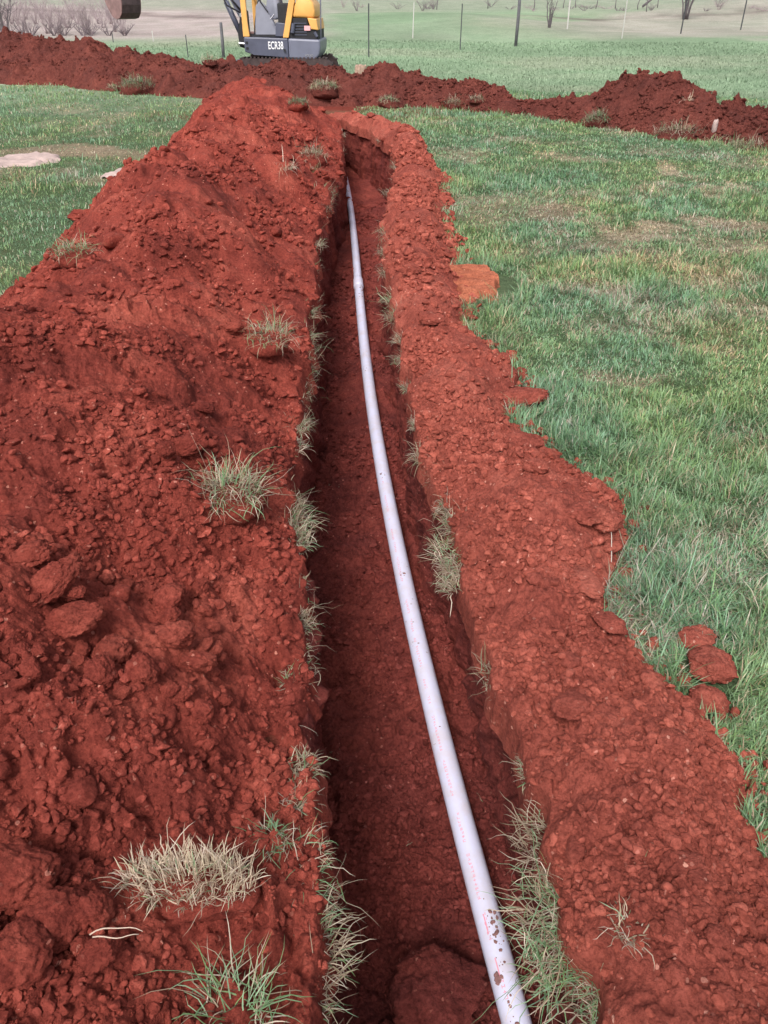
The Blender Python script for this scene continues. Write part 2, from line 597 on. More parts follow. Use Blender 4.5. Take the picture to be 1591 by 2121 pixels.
def field_color(x, y):
    """colour of turf and far pasture, the distance washed pale: greens, dead straw, bare clay"""
    d = np.hypot(x, y)
    dead, bare = patchiness(x, y)
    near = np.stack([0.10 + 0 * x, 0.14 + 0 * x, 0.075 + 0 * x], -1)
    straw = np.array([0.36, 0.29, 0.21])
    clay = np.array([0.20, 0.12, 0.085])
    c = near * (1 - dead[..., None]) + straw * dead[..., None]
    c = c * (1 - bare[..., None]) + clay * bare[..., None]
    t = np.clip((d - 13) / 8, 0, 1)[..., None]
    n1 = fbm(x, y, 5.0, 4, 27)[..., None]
    far = np.array([0.235, 0.325, 0.21]) * (1 + 0.30 * n1)  # far greens lightened: overexposed, hazy look of the distance put into the colour
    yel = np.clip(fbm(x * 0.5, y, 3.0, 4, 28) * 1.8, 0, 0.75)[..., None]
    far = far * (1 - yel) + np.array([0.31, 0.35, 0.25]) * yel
    # straw-coloured band past the fence, thicker to the left
    edge = 33 + 0.05 * x + fbm(x, y, 5, 3, 29) * 5
    left = np.clip((-x - 1 + fbm(x, y, 4, 3, 34) * 3) / 5, 0, 1)
    rt = np.clip((x - 4 + fbm(x, y, 6, 3, 35) * 6) / 6, 0, 1)
    inb = np.clip((y - edge) / 2.0, 0, 1) * np.clip(((41 + 0.9 * np.clip(x, 0, 20)) - y + fbm(x, y, 4, 3, 30) * 5) / 2.5, 0, 1)
    inb = np.maximum(inb * (0.10 + 0.55 * rt), np.clip((y - 33) / 3, 0, 1) * left)
    band = np.array([0.42, 0.355, 0.34]) * (1 + 0.3 * fbm(x, y, 2.5, 4, 33)[..., None])
    far = far * (1 - inb[..., None]) + band * inb[..., None]
    hill = np.clip((y - 52) / 6, 0, 1)[..., None] * 0.8
    far = far * (1 - hill) + np.array([0.29, 0.315, 0.25]) * hill
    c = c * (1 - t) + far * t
    # clay trodden and spilled around the dig
    dig = np.clip(1.5 - np.maximum(xl(y) - x, x - xr(y)) / 0.16, 0, 1) * (y < 15.4)
    dig = np.maximum(dig, np.clip(1.6 - np.hypot((x + 1.2) / 1.9, (y - 15.9) / 1.5) + fbm(x, y, 0.8, 3, 36), 0, 1))
    hed = (np.exp(-((y - 50.5 + fbm(x, y, 3, 3, 37) * 3) / 1.0) ** 2) * np.clip(.6 + fbm(x, y, 4, 3, 38), 0, .8))[..., None]
    c = c * (1 - hed) + np.array([0.17, 0.13, 0.125]) * hed
    return np.clip(c * (1 - dig[..., None]) + np.array([0.22, 0.048, 0.036]) * dig[..., None], 0.01, 0.9)


GX = np.concatenate([GXl, GXr], 1)
GY = np.repeat(gy[:, None], GX.shape[1], 1)
GZ = terrain(GX, GY)
rimfix = np.exp(-np.minimum(np.abs(GX - gl[:, None]), np.abs(GX - gr[:, None])) / 0.3) * gap[:, None]
GZ = GZ * (1 - rimfix)
V = np.stack([GX, GY, GZ], -1)
nc = GX.shape[1]
Q = grid_quads(*GX.shape)
colidx = Q[:, 0] % nc
rowidx = Q[:, 0] // nc
keep = ~((colidx == len(offs) - 1) & (gy[np.minimum(rowidx + 1, len(gy) - 1)] < 15.62))
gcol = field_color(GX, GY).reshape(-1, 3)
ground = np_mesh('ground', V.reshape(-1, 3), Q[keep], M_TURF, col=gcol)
tag(ground, 'grassy ground and pasture rising gently towards the far field', 'ground', kind='structure')


# ---- banks of spoil along the trench
def bank(name, ys, xa, xb, H, crest, seed, mat, nc, amp=1.0, pw=1.25, big=0.10):
    t = np.linspace(0, 1, nc)
    X = xa[:, None] * (1 - t) + xb[:, None] * t
    Y = np.repeat(ys[:, None], nc, 1)
    cr = crest + 0.10 * fbm(ys, ys * 0, 0.8, 3, seed)[:, None]
    T = t[None, :]
    u = np.where(T < cr, T / cr, (1 - T) / (1 - cr))
    prof = np.sin(np.clip(u, 0, 1) * math.pi / 2) ** pw
    env = np.clip(u * 5, 0, 1) ** 0.7
    sx = (np.abs(xb - xa)[:, None] / nc)
    dyy = np.maximum(np.gradient(ys)[:, None], sx)
    base = H[:, None] * prof * (1 + 0.28 * fbm(X, Y, 0.9, 3, seed + 1))
    Z = base + fbm(X, Y, 0.45, 4, seed + 2) * big * env + crumbly(X, Y, dyy, seed + 3, amp) * np.where(T < cr, np.clip(u * 40, 0.2, 1), np.clip(u * 14, 0, 1))
    Z = Z - 0.07 * (1 - np.clip(u * np.where(T < cr, 30, 12), 0, 1)) + 0.05 * np.where(T < cr, np.exp(-u * 4.5) * np.clip(u * 30, 0, 1), 0)
    V = np.stack([X, Y, Z], -1).reshape(-1, 3)
    o = np_mesh(name, V, grid_quads(*X.shape) if xb[0] > xa[0] else grid_quads(*X.shape)[:, ::-1], mat)
    SURF[name] = V
    return o


by = rows(-1.0, 18.3, 1.25)
Hl = np.interp(by, [-1, 0.5, 1.5, 3, 6, 10, 14, 16, 17.3, 18.4], [.42, .44, .46, .52, .55, .53, .48, .36, .26, .1])
Hl = Hl * (1 + 0.16 * fbm(by, by * 0 + 4, 1.2, 3, 301))
o = bank('left_bank', by, xl(by) + 0.026 + 0.035 * fbm(by, by * 0 + 6, 0.10, 3, 302), lb(by), Hl, 0.52, 310, M_SOIL, 620, 1.0, 1.2, 0.19)
o.name = 'dirt_mound'
tag(o, 'long tall bank of loose red clay piled along the left side of the trench', 'dirt mound', 'dug out dirt mounds')
by2 = rows(-1.0, 14.2, 1.45)
Hr = np.interp(by2, [-1, 0.6, 2, 4, 8, 11, 13, 14.2], [.13, .14, .15, .16, .20, .24, .24, .1])
Hr = Hr * (1 + 0.35 * fbm(by2, by2 * 0 + 4, 0.7, 3, 401))
o = bank('right_bank', by2, xr(by2) - 0.026 + 0.035 * fbm(by2, by2 * 0 + 6, 0.10, 3, 402), rb(by2), Hr, 0.40, 410, M_SOILR, 300, 0.85, 0.9, 0.05)
o.name = 'dirt_mound'
tag(o, 'low strip of loose red clay along the right side of the trench beside the lawn', 'dirt mound', 'dug out dirt mounds')


def far_mound(key, ctrl, seed, label, n=640, nc=150):
    ctrl = np.array(ctrl, dtype=float)
    seg = np.concatenate([[0], np.cumsum(np.hypot(np.diff(ctrl[:, 0]), np.diff(ctrl[:, 1])))])
    s = np.linspace(0, seg[-1], n)
    cx, cy, H, W = [np.interp(s, seg, ctrl[:, k]) for k in range(4)]
    for arr in (cx, cy):
        k = np.ones(31) / 31
        p = np.pad(arr, 15, mode='edge')
        arr[:] = np.convolve(p, k, 'valid')
    tx, ty_ = np.gradient(cx), np.gradient(cy)
    l = np.hypot(tx, ty_)
    nx, ny = -ty_ / l, tx / l
    t = np.linspace(-1, 1, nc)
    W = W * (1 + 0.25 * fbm(s, s * 0, 0.9, 3, seed))
    X = cx[:, None] + nx[:, None] * W[:, None] * t
    Y = cy[:, None] + ny[:, None] * W[:, None] * t
    endf = np.clip(np.minimum(s, s[-1] - s) / 0.8, 0, 1) ** 0.5
    u = 1 - np.abs(t + 0.10 * fbm(s, s * 0 + 2, 0.7, 2, seed + 4)[:, None])
    u = np.clip(u, 0, 1)
    prof = np.sin(u * math.pi / 2) ** 1.15
    H = H * 1.12
    Hs = H * endf * (1 + 0.30 * fbm(s, s * 0 + 9, 0.8, 3, seed + 5))
    env = np.clip(u * 4, 0, 1)
    Z = Hs[:, None] * prof + fbm(X, Y, 0.5, 4, seed + 1) * 0.24 * env + (lumps(X, Y, 0.42, seed + 40, .6, .75) + lumps(X, Y, 0.24, seed + 44, .6, .9)) * env + crumbly(X, Y, np.full_like(X, 0.026), seed + 2, 1.0) * env
    Z = Z - 0.10 * (1 - np.clip(u * 8, 0, 1)) + terrain(X, Y) * 0
    V = np.stack([X, Y, Z], -1).reshape(-1, 3)
    o = np_mesh('dirt_mound', V, grid_quads(*X.shape), M_SOILF)
    tag(o, label, 'dirt mound', 'dug out dirt mounds')
    SURF[key] = V
    return o


far_mound('far_left', [(-1.6, 17.8, .30, 1.0), (-3.2, 18.5, .42, 1.3), (-4.6, 19.5, .50, 1.3), (-6.2, 20.6, .60, 1.4), (-8, 21.8, .66, 1.5), (-10, 23.2, .74, 1.6), (-13.5, 25.3, .8, 1.6)], 510,
          'high ridge of red clay crossing behind the left lawn towards the brush')
far_mound('far_right', [(-3.0, 17.9, .50, 1.0), (-1.6, 17.5, .50, 1.15), (-.5, 16.9, .47, 1.2), (.6, 16.5, .38, 1.05), (1.5, 16.1, .28, .85), (2.3, 15.4, .15, .7), (2.9, 14.9, .10, .65), (3.5, 14.4, .26, .9),
                        (4.25, 13.6, .52, 1.15), (4.9, 12.7, .32, 1.0), (5.4, 11.9, .27, .95), (6.1, 10.8, .28, .95), (7.2, 9.2, .3, .95)], 560,
          'peaked ridge of red clay curving past the right lawn from the excavator', n=760)


# ------------------------------------------------------------------ loose clods
def clod_mesh(name, sub, seed, mat, facets=4, flat=0.8, cut=(0.6, 0.92)):
    rnd = random.Random(seed)
    bm = bmesh.new()
    bmesh.ops.create_icosphere(bm, subdivisions=sub, radius=1.0)
    planes = [(Vector((rnd.gauss(0, 1), rnd.gauss(0, 1), rnd.gauss(0, 1))).normalized(), rnd.uniform(*cut)) for _ in range(facets)]
    off = Vector((seed * 3.7, seed * 1.3, 0))
    for v in bm.verts:
        p = v.co.copy()
        for nrm, dd in planes:
            k = p.dot(nrm)
            if k > dd:
                p -= nrm * (k - dd) * 0.75
        r = 1 + 0.22 * mnoise.noise(p * 1.3 + off) + 0.13 * mnoise.noise(p * 3.1 + off) + (0.10 * mnoise.noise(p * 6.3 + off) + 0.075 * mnoise.noise(p * 13 + off) + 0.05 * mnoise.noise(p * 27 + off) if sub > 2 else 0)
        v.co = Vector((p.x * r, p.y * r, p.z * r * flat))
    me = bpy.data.meshes.new(name)
    bm.to_mesh(me)
    bm.free()
    me.materials.append(mat)
    if sub > 2:
        me.polygons.foreach_set('use_smooth', np.ones(len(me.polygons), dtype=bool))
    return me


def pick(surf, px, py):
    """vertex of a surface seen at a pixel of the photograph"""
    V = SURF[surf]
    X, Y, D = project(V)
    e = np.hypot(X - px, Y - py)
    m = e < max(6.0, e.min() + 1.0)
    i = np.where(m)[0][np.argmin(D[m])]
    return V[i], D[i]


def add_clod(me, p, size, label, group, rz=None, squash=1.0, stretch=1.0, sink=0.25, cat='soil clod', name='soil_clod', tilt=0.35):
    o = bpy.data.objects.new(name, me)
    COL.objects.link(o)
    o.scale = (size * stretch, size, size * squash)
    o.location = (p[0], p[1], p[2] + size * squash * 0.75 * (1 - 2 * sink))
    o.rotation_euler = (random.uniform(-tilt, tilt), random.uniform(-tilt, tilt), random.uniform(0, 6.28) if rz is None else rz)
    tag(o, label, cat, group)
    return o


CL = [clod_mesh('soil_clod', 5, 20 + k, M_SOIL) for k in range(8)]
CR = [clod_mesh('soil_clod', 5, 40 + k, M_SOILR) for k in range(5)]
CS = [clod_mesh('soil_clod', 3, 60 + k, M_SOIL) for k in range(6)]
CSR = [clod_mesh('soil_clod', 3, 70 + k, M_SOILR) for k in range(6)]
CF = [clod_mesh('soil_clod', 3, 80 + k, M_SOILF) for k in range(5)]
BARE = [(at(975, 592)[0], at(975, 592)[1], .34), (at(30, 333)[0], at(30, 333)[1], .45)]
GL_ = 'large clods on the left dirt bank'
# px, py, width px, stretch, turn, label
for k, (px, py, wpx, st, rz, lab) in enumerate((
        (120, 1925, 135, 1.15, .3, 'big dark red clod in the lower left, between two other big clods'),
        (40, 1995, 150, 1.0, 1.2, 'big rounded red clod cut by the left picture edge near the bottom'),
        (45, 1830, 140, 1.2, .1, 'broad crumbly clod at the left picture edge, above the dark big clod'),
        (215, 1980, 80, 1.1, .7, 'orange red clod under the two straw stalks, facing the camera'),
        (205, 1895, 85, 1.0, 2.0, 'clod with a flat side left of the whitish grass clump'),
        (115, 1225, 74, 2.2, 1.05, 'long sausage shaped clod leaning uphill on the left bank'),
        (75, 1170, 74, 1.3, .2, 'grey red clod above the long sausage shaped clod'),
        (165, 1300, 84, 1.4, .6, 'wedge shaped clod below the lower end of the sausage shaped clod'),
        (240, 1365, 90, 1.1, 1.5, 'squat clod in the middle of the clod cluster on the left bank'),
        (365, 1325, 75, 1.1, .4, 'roundish clod at the right end of the clod cluster on the left bank'),
        (425, 1480, 55, 1.0, 1.57, 'upright split clod right of the clod cluster on the left bank'),
        (320, 1232, 40, 1.0, .2, 'small bright clod above the roundish clod on the left bank'),
        (300, 1395, 70, 1.2, 2.3, 'dark clod at the lower rim of the clod cluster on the left bank'),
        (470, 1455, 36, 1.1, .3, 'pale orange clod beside the upright split clod'),
        (435, 1545, 30, 1.0, .9, 'bright orange clod on the smooth patch of the left bank'),
        (240, 1565, 30, 1.3, .1, 'ochre clod left of the smooth patch of the left bank'),
        (170, 1960, 40, 1.1, .5, 'small clod wedged between the big clods at the lower left'),
        (490, 690, 36, 1.2, .5, 'clod beside the grass tuft halfway up the left bank'),
        (430, 850, 36, 1.2, .1, 'round clod on the flank of the left bank above the big grass tuft'),
        (345, 935, 45, 1.1, 1.1, 'dark clod over a hollow left of the big grass tuft'),
        (400, 935, 55, 1.5, .3, 'wide clod just above the big grass tuft on the left bank'))):
    p, D = pick('left_bank', px, py)
    add_clod(CL[k % 8], p, wpx / FPX * D / 2 * 0.92, lab, GL_, rz, 0.95, st, 0.06)
rc = random.Random(17)
for k in range(38):
    px, py = rc.uniform(25, 470), rc.uniform(1170, 1500)
    if px < 60 + (1170 - py) * .2 or rc.random() < .25 and py > 1420:
        continue
    p, D = pick('left_bank', px, py)
    add_clod(CL[rc.randrange(8)], p, rc.choice((24, 28, 34, 42, 52, 62)) / FPX * D / 2, 'red clay clod in the loose cluster of clods on the near left bank', 'cluster of clods on the near left bank', None, .95, rc.uniform(1, 1.4), 0.06)
for k, (px, py, wpx, st, rz, sq, lab) in enumerate((
        (1205, 1200, 62, 2.1, 1.95, .5, 'long flat slab of clay tilted on the edge of the right bank'),
        (1262, 1290, 55, 1.7, 2.2, .5, 'flat slab at the lawn edge below the long tilted slab'),
        (1215, 1065, 62, 1.6, .1, .8, 'knobbly clod pushed out on the grass, left one of a touching pair'),
        (1255, 1085, 55, 1.2, .9, .9, 'dark knobbly clod at the tip of the bulge in the right bank'),
        (1270, 1135, 40, 1.2, .3, .7, 'small clod below the bulge of the right bank'),
        (1085, 915, 50, 1.6, .1, .7, 'rounded clod at the edge of the right bank beside tall grass'),
        (1110, 965, 45, 1.4, .2, .7, 'layered clod below the rounded clod at the right bank edge'),
        (1400, 1545, 60, 1.2, .5, .8, 'large crumbly lump on the right bank near the lawn'),
        (1185, 1470, 75, 1.1, .4, .7, 'broad embedded lump near the straw clump at the right rim'),
        (1420, 1790, 62, 1.4, .2, .7, 'clod with a dark underside at the middle of the near right bank'),
        (1450, 1820, 40, 1.1, .8, .8, 'orange clod beside the dark sided clod on the right bank'),
        (1390, 1910, 42, 1.0, .4, .8, 'rounded clod low on the near right bank'),
        (1490, 1940, 45, 1.1, 1.2, .8, 'smooth egg shaped clod low on the near right bank'),
        (1400, 2010, 50, 1.1, .3, .8, 'crumbly clod at the bottom of the right bank'),
        (1500, 2060, 46, .9, 1.3, .9, 'upright clod at the lower right corner of the right bank'),
        (895, 665, 40, 1.3, .2, .8, 'dark lump on the crest of the right bank'),
        (845, 562, 35, 1.3, .2, .8, 'sod topped lump at the trench rim beside the pressed clay'))):
    p, D = pick('right_bank', px, py)
    add_clod(CR[k % 5], p, wpx / FPX * D / 2, lab, 'large clods on the right dirt bank', rz, sq, st, 0.25, tilt=0.2)
for k, (px, py, wpx, st, rz, lab) in enumerate((
        (1440, 1333, 62, 1.3, .6, 'flat triangular clod lying in the lawn, topmost of three'),
        (1468, 1395, 92, 1.1, .2, 'crumbly wide clod lying in the lawn, middle of three'),
        (1465, 1462, 72, 1.0, 1.0, 'broken clod at the edge of the lawn, lowest of three'),
        (1035, 755, 45, 1.6, .2, 'flat scrap of clay on the grass right of the right bank'),
        (1075, 838, 65, 1.7, .1, 'tongue of clay spilled onto the dark grass beside the right bank'),
        (1025, 800, 26, 1.2, .4, 'small lump of clay on the grass below the flat scrap'),
        (1290, 1195, 32, 1.5, .3, 'thin scrap of orange clay in the grass under the bulge'),
        (190, 460, 45, 1.9, .1, 'flat dark clod on the left lawn beside the bank'))):
    p = at(px, py, 0.0)
    D = project(p[None])[2][0]
    add_clod((CR if px > 600 else CL)[k % 5], p, wpx / FPX * D / 2, lab, 'clods scattered on the lawn', rz, 0.7, st, 0.0, tilt=0.12)
    BARE.append((p[0], p[1], wpx / FPX * D / 2 * 1.25))
p = at(905, 2075, -0.64)
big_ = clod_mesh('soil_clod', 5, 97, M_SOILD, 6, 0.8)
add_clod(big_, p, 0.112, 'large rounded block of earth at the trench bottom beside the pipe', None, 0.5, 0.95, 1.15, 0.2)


def scatter_clods(surf, meshes, n, smin, smax, label, group, seed, ymax=99, ymin=0.3):
    r = np.random.default_rng(seed)
    V = SURF[surf]
    X, Y, D = project(V)
    ok = np.where((X > -60) & (X < 1650) & (Y > -40) & (Y < 2200) & (V[:, 1] > ymin) & (V[:, 1] < ymax) & (V[:, 2] > (0.03 if 'floor' not in surf else -2)))[0]
    for i in r.choice(ok, n, replace=False):
        s = smin * (smax / smin) ** (r.random() ** 2.2)
        s *= (0.75 + 0.25 * min(V[i, 1], 6))
        add_clod(meshes[r.integers(len(meshes))], V[i], s, label, group, None, r.uniform(.7, 1), r.uniform(1, 1.4), 0.25 if 'far' not in surf else 0.42)


scatter_clods('left_bank', CS, 85, 0.010, 0.036, 'small crumbly red clod lying loose on the left bank', 'small clods on the left bank', 1)
scatter_clods('right_bank', CSR, 52, 0.008, 0.028, 'small crumbly red clod lying loose on the right bank', 'small clods on the right bank', 2)
scatter_clods('far_left', CF, 20, 0.025, 0.05, 'dark clod lying on the far left clay ridge', 'clods on the far left ridge', 3)
scatter_clods('far_right', CF, 22, 0.025, 0.05, 'dark clod lying on the far right clay ridge', 'clods on the far right ridge', 4)
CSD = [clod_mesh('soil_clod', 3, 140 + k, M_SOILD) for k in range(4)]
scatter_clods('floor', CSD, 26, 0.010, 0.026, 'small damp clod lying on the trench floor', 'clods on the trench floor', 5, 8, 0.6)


TEMPL = {}
for sub_ in (1, 2):
    for k in range(8):
        me_ = clod_mesh('crumb', sub_, 300 + k, M_SOIL, 9, 0.9, (0.3, 0.75))
        vv = np.empty(len(me_.vertices) * 3, dtype=np.float32)
        me_.vertices.foreach_get('co', vv)
        TEMPL[(sub_, k)] = (vv.reshape(-1, 3).astype(float), np.array([list(p.vertices) for p in me_.polygons]))
        bpy.data.meshes.remove(me_)


def crumbs(name, surf, n, seed, mat, label, smin=0.0025, smax=0.011, zmin=0.02, pts=None, grow=0.22, power=2.3, ymax=11):
    r = np.random.default_rng(seed)
    if pts is None:
        V = SURF[surf]
        X, Y, D = project(V)
        ok = np.where((X > -150) & (X < 1740) & (Y > -40) & (Y < 2300) & (V[:, 1] > 0.2) & (V[:, 2] > zmin) & (V[:, 1] < ymax))[0]
        dens = np.clip(vn(V[ok, 0] / 0.22, V[ok, 1] / 0.22, seed) + 0.42, 0.03, 1) ** 2.2
        B0 = V[r.choice(ok, n, p=dens / dens.sum())]
    else:
        B0 = pts
        n = len(pts)
    s = smin * (smax / smin) ** (r.random(n) ** power) * (0.8 + grow * np.minimum(B0[:, 1], 9))
    pxs = s / np.maximum(project(B0)[2], .5) * 759
    ks = r.integers(0, 8, n)
    VV, FF, base = [], [], 0
    for (sub_, k), (bv, bf) in TEMPL.items():
        sel = np.where((ks == k) & ((pxs > 2.2) == (sub_ == 2)))[0]
        if not len(sel):
            continue
        m = len(sel)
        S3 = s[sel][:, None] * np.stack([r.uniform(.7, 1.35, m), r.uniform(.7, 1.2, m), r.uniform(.6, 1.0, m)], 1)
        B = bv[None] * S3[:, None, :]
        tx = r.normal(0, .5, m)[:, None]
        B = np.stack([B[..., 0], B[..., 1] * np.cos(tx) - B[..., 2] * np.sin(tx), B[..., 1] * np.sin(tx) + B[..., 2] * np.cos(tx)], -1)
        a = (r.random(m) * 6.28)[:, None]
        P = np.stack([B[..., 0] * np.cos(a) - B[..., 1] * np.sin(a), B[..., 0] * np.sin(a) + B[..., 1] * np.cos(a), B[..., 2] + s[sel][:, None] * 0.25], -1) + B0[sel][:, None, :]
        VV.append(P.reshape(-1, 3))
        FF.append((bf[None] + (np.arange(m) * len(bv))[:, None, None]).reshape(-1, 3) + base)
        base += m * len(bv)
    o = np_mesh(name, np.concatenate(VV), None, mat, smooth=False, tris=np.concatenate(FF))
    tag(o, label, 'soil crumbs', kind='stuff')


crumbs('soil_crumbs', 'left_bank', 62000, 7, M_CRL, 'fine loose crumbs of red clay strewn over the left bank', 0.0016, 0.019, power=4.2)
crumbs('soil_crumbs', 'right_bank', 42000, 8, M_CRR, 'fine loose crumbs of red clay strewn over the right bank', 0.0016, 0.017, power=4.2)
rr_ = np.random.default_rng(55)
ys_ = 0.6 + 9 * rr_.random(1500) ** 1.5
xs_ = rb(ys_) + np.abs(rr_.normal(0, .055, 1500)) - .03
crumbs('soil_crumbs', None, 0, 12, M_CRR, 'scattered crumbs of clay spilled into the grass edge beside the right bank', 0.004, 0.022, pts=np.stack([xs_, ys_, terrain(xs_, ys_) + .012], -1))
crumbs('soil_crumbs', 'far_left', 9000, 13, M_SOILF, 'loose lumps of clay covering the far left ridge', 0.009, 0.04, ymax=40, grow=0.05)
crumbs('soil_crumbs', 'far_right', 13000, 14, M_SOILF, 'loose lumps of clay covering the far right ridge', 0.008, 0.04, ymax=40, grow=0.05)
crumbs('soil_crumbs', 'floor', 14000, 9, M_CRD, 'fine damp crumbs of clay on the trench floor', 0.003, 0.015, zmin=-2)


# ------------------------------------------------------------------ grass blades
def blades(P, L, W, az, lean, curl, C, segs=3, kink=0.0):
    """arrays -> verts, quads, tris, colours"""
    n = len(P)
    d = np.stack([np.cos(az), np.sin(az), 0 * az], -1)
    side = np.stack([-np.sin(az), np.cos(az), 0 * az], -1)
    pts = [P]
    ang = lean.copy()
    for k in range(segs):
        st = (L / segs)[:, None] * (d * np.sin(ang)[:, None] + np.array([0, 0, 1.0]) * np.cos(ang)[:, None])
        pts.append(pts[-1] + st)
        ang = ang + curl / segs
        if kink:
            ang = ang + RNG.normal(0, kink, n)
            az = az + RNG.normal(0, kink * 1.3, n)
            d = np.stack([np.cos(az), np.sin(az), 0 * az], -1)
    V = np.empty((n, segs * 2 + 1, 3))
    for k in range(segs):
        wk = (W * (1 - 0.55 * (k / segs) ** 1.5) / 2)[:, None]
        V[:, 2 * k] = pts[k] - side * wk
        V[:, 2 * k + 1] = pts[k] + side * wk
    V[:, 2 * segs] = pts[segs]
    base = (np.arange(n) * (2 * segs + 1))[:, None]
    Q = [np.stack([base[:, 0] + 2 * k, base[:, 0] + 2 * k + 1, base[:, 0] + 2 * k + 3, base[:, 0] + 2 * k + 2], 1) for k in range(segs - 1)]
    Q = np.concatenate(Q) if Q else None
    k = segs - 1
    T = np.stack([base[:, 0] + 2 * k, base[:, 0] + 2 * k + 1, base[:, 0] + 2 * segs], 1)
    Cc = np.repeat(C[:, None, :], 2 * segs + 1, 1).reshape(-1, 3)
    return V.reshape(-1, 3), Q, T, Cc


GREENS = np.array([[0.075, 0.150, 0.060], [0.105, 0.195, 0.085], [0.068, 0.135, 0.048], [0.15, 0.24, 0.125], [0.135, 0.215, 0.072], [0.20, 0.29, 0.18]])
STRAW = np.array([[0.46, 0.36, 0.26], [0.55, 0.45, 0.34], [0.36, 0.27, 0.19], [0.62, 0.52, 0.42], [0.42, 0.36, 0.24]])


def grass_colors(n, dead, r, lush=None):
    g = GREENS[r.integers(0, len(GREENS), n)] * r.uniform(1.1, 2.0, (n, 1)) * np.array([.97, 1.08, 1.08])
    s = STRAW[r.integers(0, len(STRAW), n)] * r.uniform(.7, 1.15, (n, 1))
    k = (r.random(n) < dead)[:, None]
    g = g * 0.66 + np.array([0.27, 0.33, 0.22]) * 0.34 * r.uniform(.6, 1.4, (n, 1))
    c = np.where(k, s, g)
    return np.clip(c, 0, 1)


MOUND_LINE = []


def on_lawn(x, y):
    m = (x < lb(y) + 0.05) | (x > rb(y) - 0.04)
    m |= y > 16.5
    m &= ~((y < 15.3) & (x > xl(y) - 0.05) & (x < xr(y) + 0.02))
    return m


def lawn(name, n, dmin, dmax, side, label, seed, wide=1.0, az=43):
    r = np.random.default_rng(seed)
    dd = np.linspace(dmin, dmax, 600)
    pdf = dd / (1 + (dd / 2.6) ** 2.0)
    cdf = np.cumsum(pdf)
    d = np.interp(r.random(n * 3), cdf / cdf[-1], dd)
    a = np.radians(r.uniform(-az, az, n * 3))
    x, y = d * np.sin(a), d * np.cos(a)
    ok = on_lawn(x, y) & (np.sign(x - np.interp(y, LR_Y, LR_X)) == side)
    dead, bare = patchiness(x, y)
    ok &= r.random(len(x)) > bare * 0.9
    for (bx_, by__, br_) in BARE:
        ok &= np.hypot(x - bx_, y - by__) > br_
    x, y, d, dead = x[ok][:n], y[ok][:n], d[ok][:n], dead[ok][:n]
    m = len(x)
    # tussock structure: neighbours share direction and height
    cell = 0.11
    gx, gy_ = np.floor(x / cell + vn(x / .05, y / .05, 1)), np.floor(y / cell + vn(x / .05, y / .05, 2))
    ta = h2(gx, gy_, 3) * 6.28
    th = 0.55 + 0.9 * h2(gx, gy_, 4) ** 1.5
    lush = np.clip(0.5 + 1.6 * fbm(x, y, 1.3, 3, 61), 0.1, 1.25)
    L = (0.030 + 0.055 * r.random(m) ** 1.3) * th * (0.55 + 0.65 * lush) * (1 - 0.35 * dead)
    longb = r.random(m) < 0.035
    L = np.where(longb, L * r.uniform(1.4, 2.1, m), L)
    W = (0.0024 + 0.0024 * r.random(m)) * wide * (1 + 0.16 * np.maximum(d - 2.5, 0))
    az_ = ta + r.normal(0, 1.35, m)
    lean = np.abs(r.normal(0.42, 0.42, m)) + 0.55 * dead
    curl = r.uniform(0.2, 1.5, m)
    C = grass_colors(m, 0.14 + 0.82 * dead, r)
    tint = np.clip(0.5 + 1.4 * fbm(x, y, 0.7, 3, 64), 0, 1)[:, None]
    C = C * (np.array([1.12, 1.06, 0.88]) * tint + np.array([0.92, 1.0, 1.08]) * (1 - tint)) * (0.85 + 0.25 * h2(gx, gy_, 6)[:, None])
    P = np.stack([x, y, terrain(x, y) - 0.004], -1)
    V, Q, T, Cc = blades(P, L, W, az_, lean, curl, C, 3)
    o = np_mesh(name, V, Q, M_BLADE, tris=T, col=Cc)
    tag(o, label, 'grass', kind='stuff')
    return o


lawn('grass', 380000, 0.9, 19, 1, 'short patchy green lawn grass right of the trench', 101)
lawn('grass', 110000, 3.0, 22, -1, 'lush green lawn grass left of the dirt bank', 102)
# field beyond the ridges
r = np.random.default_rng(77)
n = 70000
d = np.sqrt(r.uniform(15.0 ** 2, 34 ** 2, n))
a = np.radians(r.uniform(-34, 34, n))
x, y = d * np.sin(a), d * np.cos(a)
k = (y > np.interp(x, [-14, -8, -4, -1, 1.5, 3, 4.5, 6, 7.5], [26.5, 23, 20.2, 18.2, 16.8, 15.3, 14, 12, 9]) + 0.6)
x, y, d = x[k], y[k], d[k]
m = len(x)
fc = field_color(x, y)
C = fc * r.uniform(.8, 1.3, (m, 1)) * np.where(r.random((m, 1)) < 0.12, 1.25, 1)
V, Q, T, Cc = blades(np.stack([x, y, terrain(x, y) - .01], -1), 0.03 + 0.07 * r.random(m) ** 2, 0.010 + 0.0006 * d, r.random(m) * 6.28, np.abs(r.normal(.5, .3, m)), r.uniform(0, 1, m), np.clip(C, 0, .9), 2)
o = np_mesh('grass', V, Q, M_BLADE, tris=T, col=Cc)
tag(o, 'pale green pasture grass beyond the clay ridges', 'grass', kind='stuff')


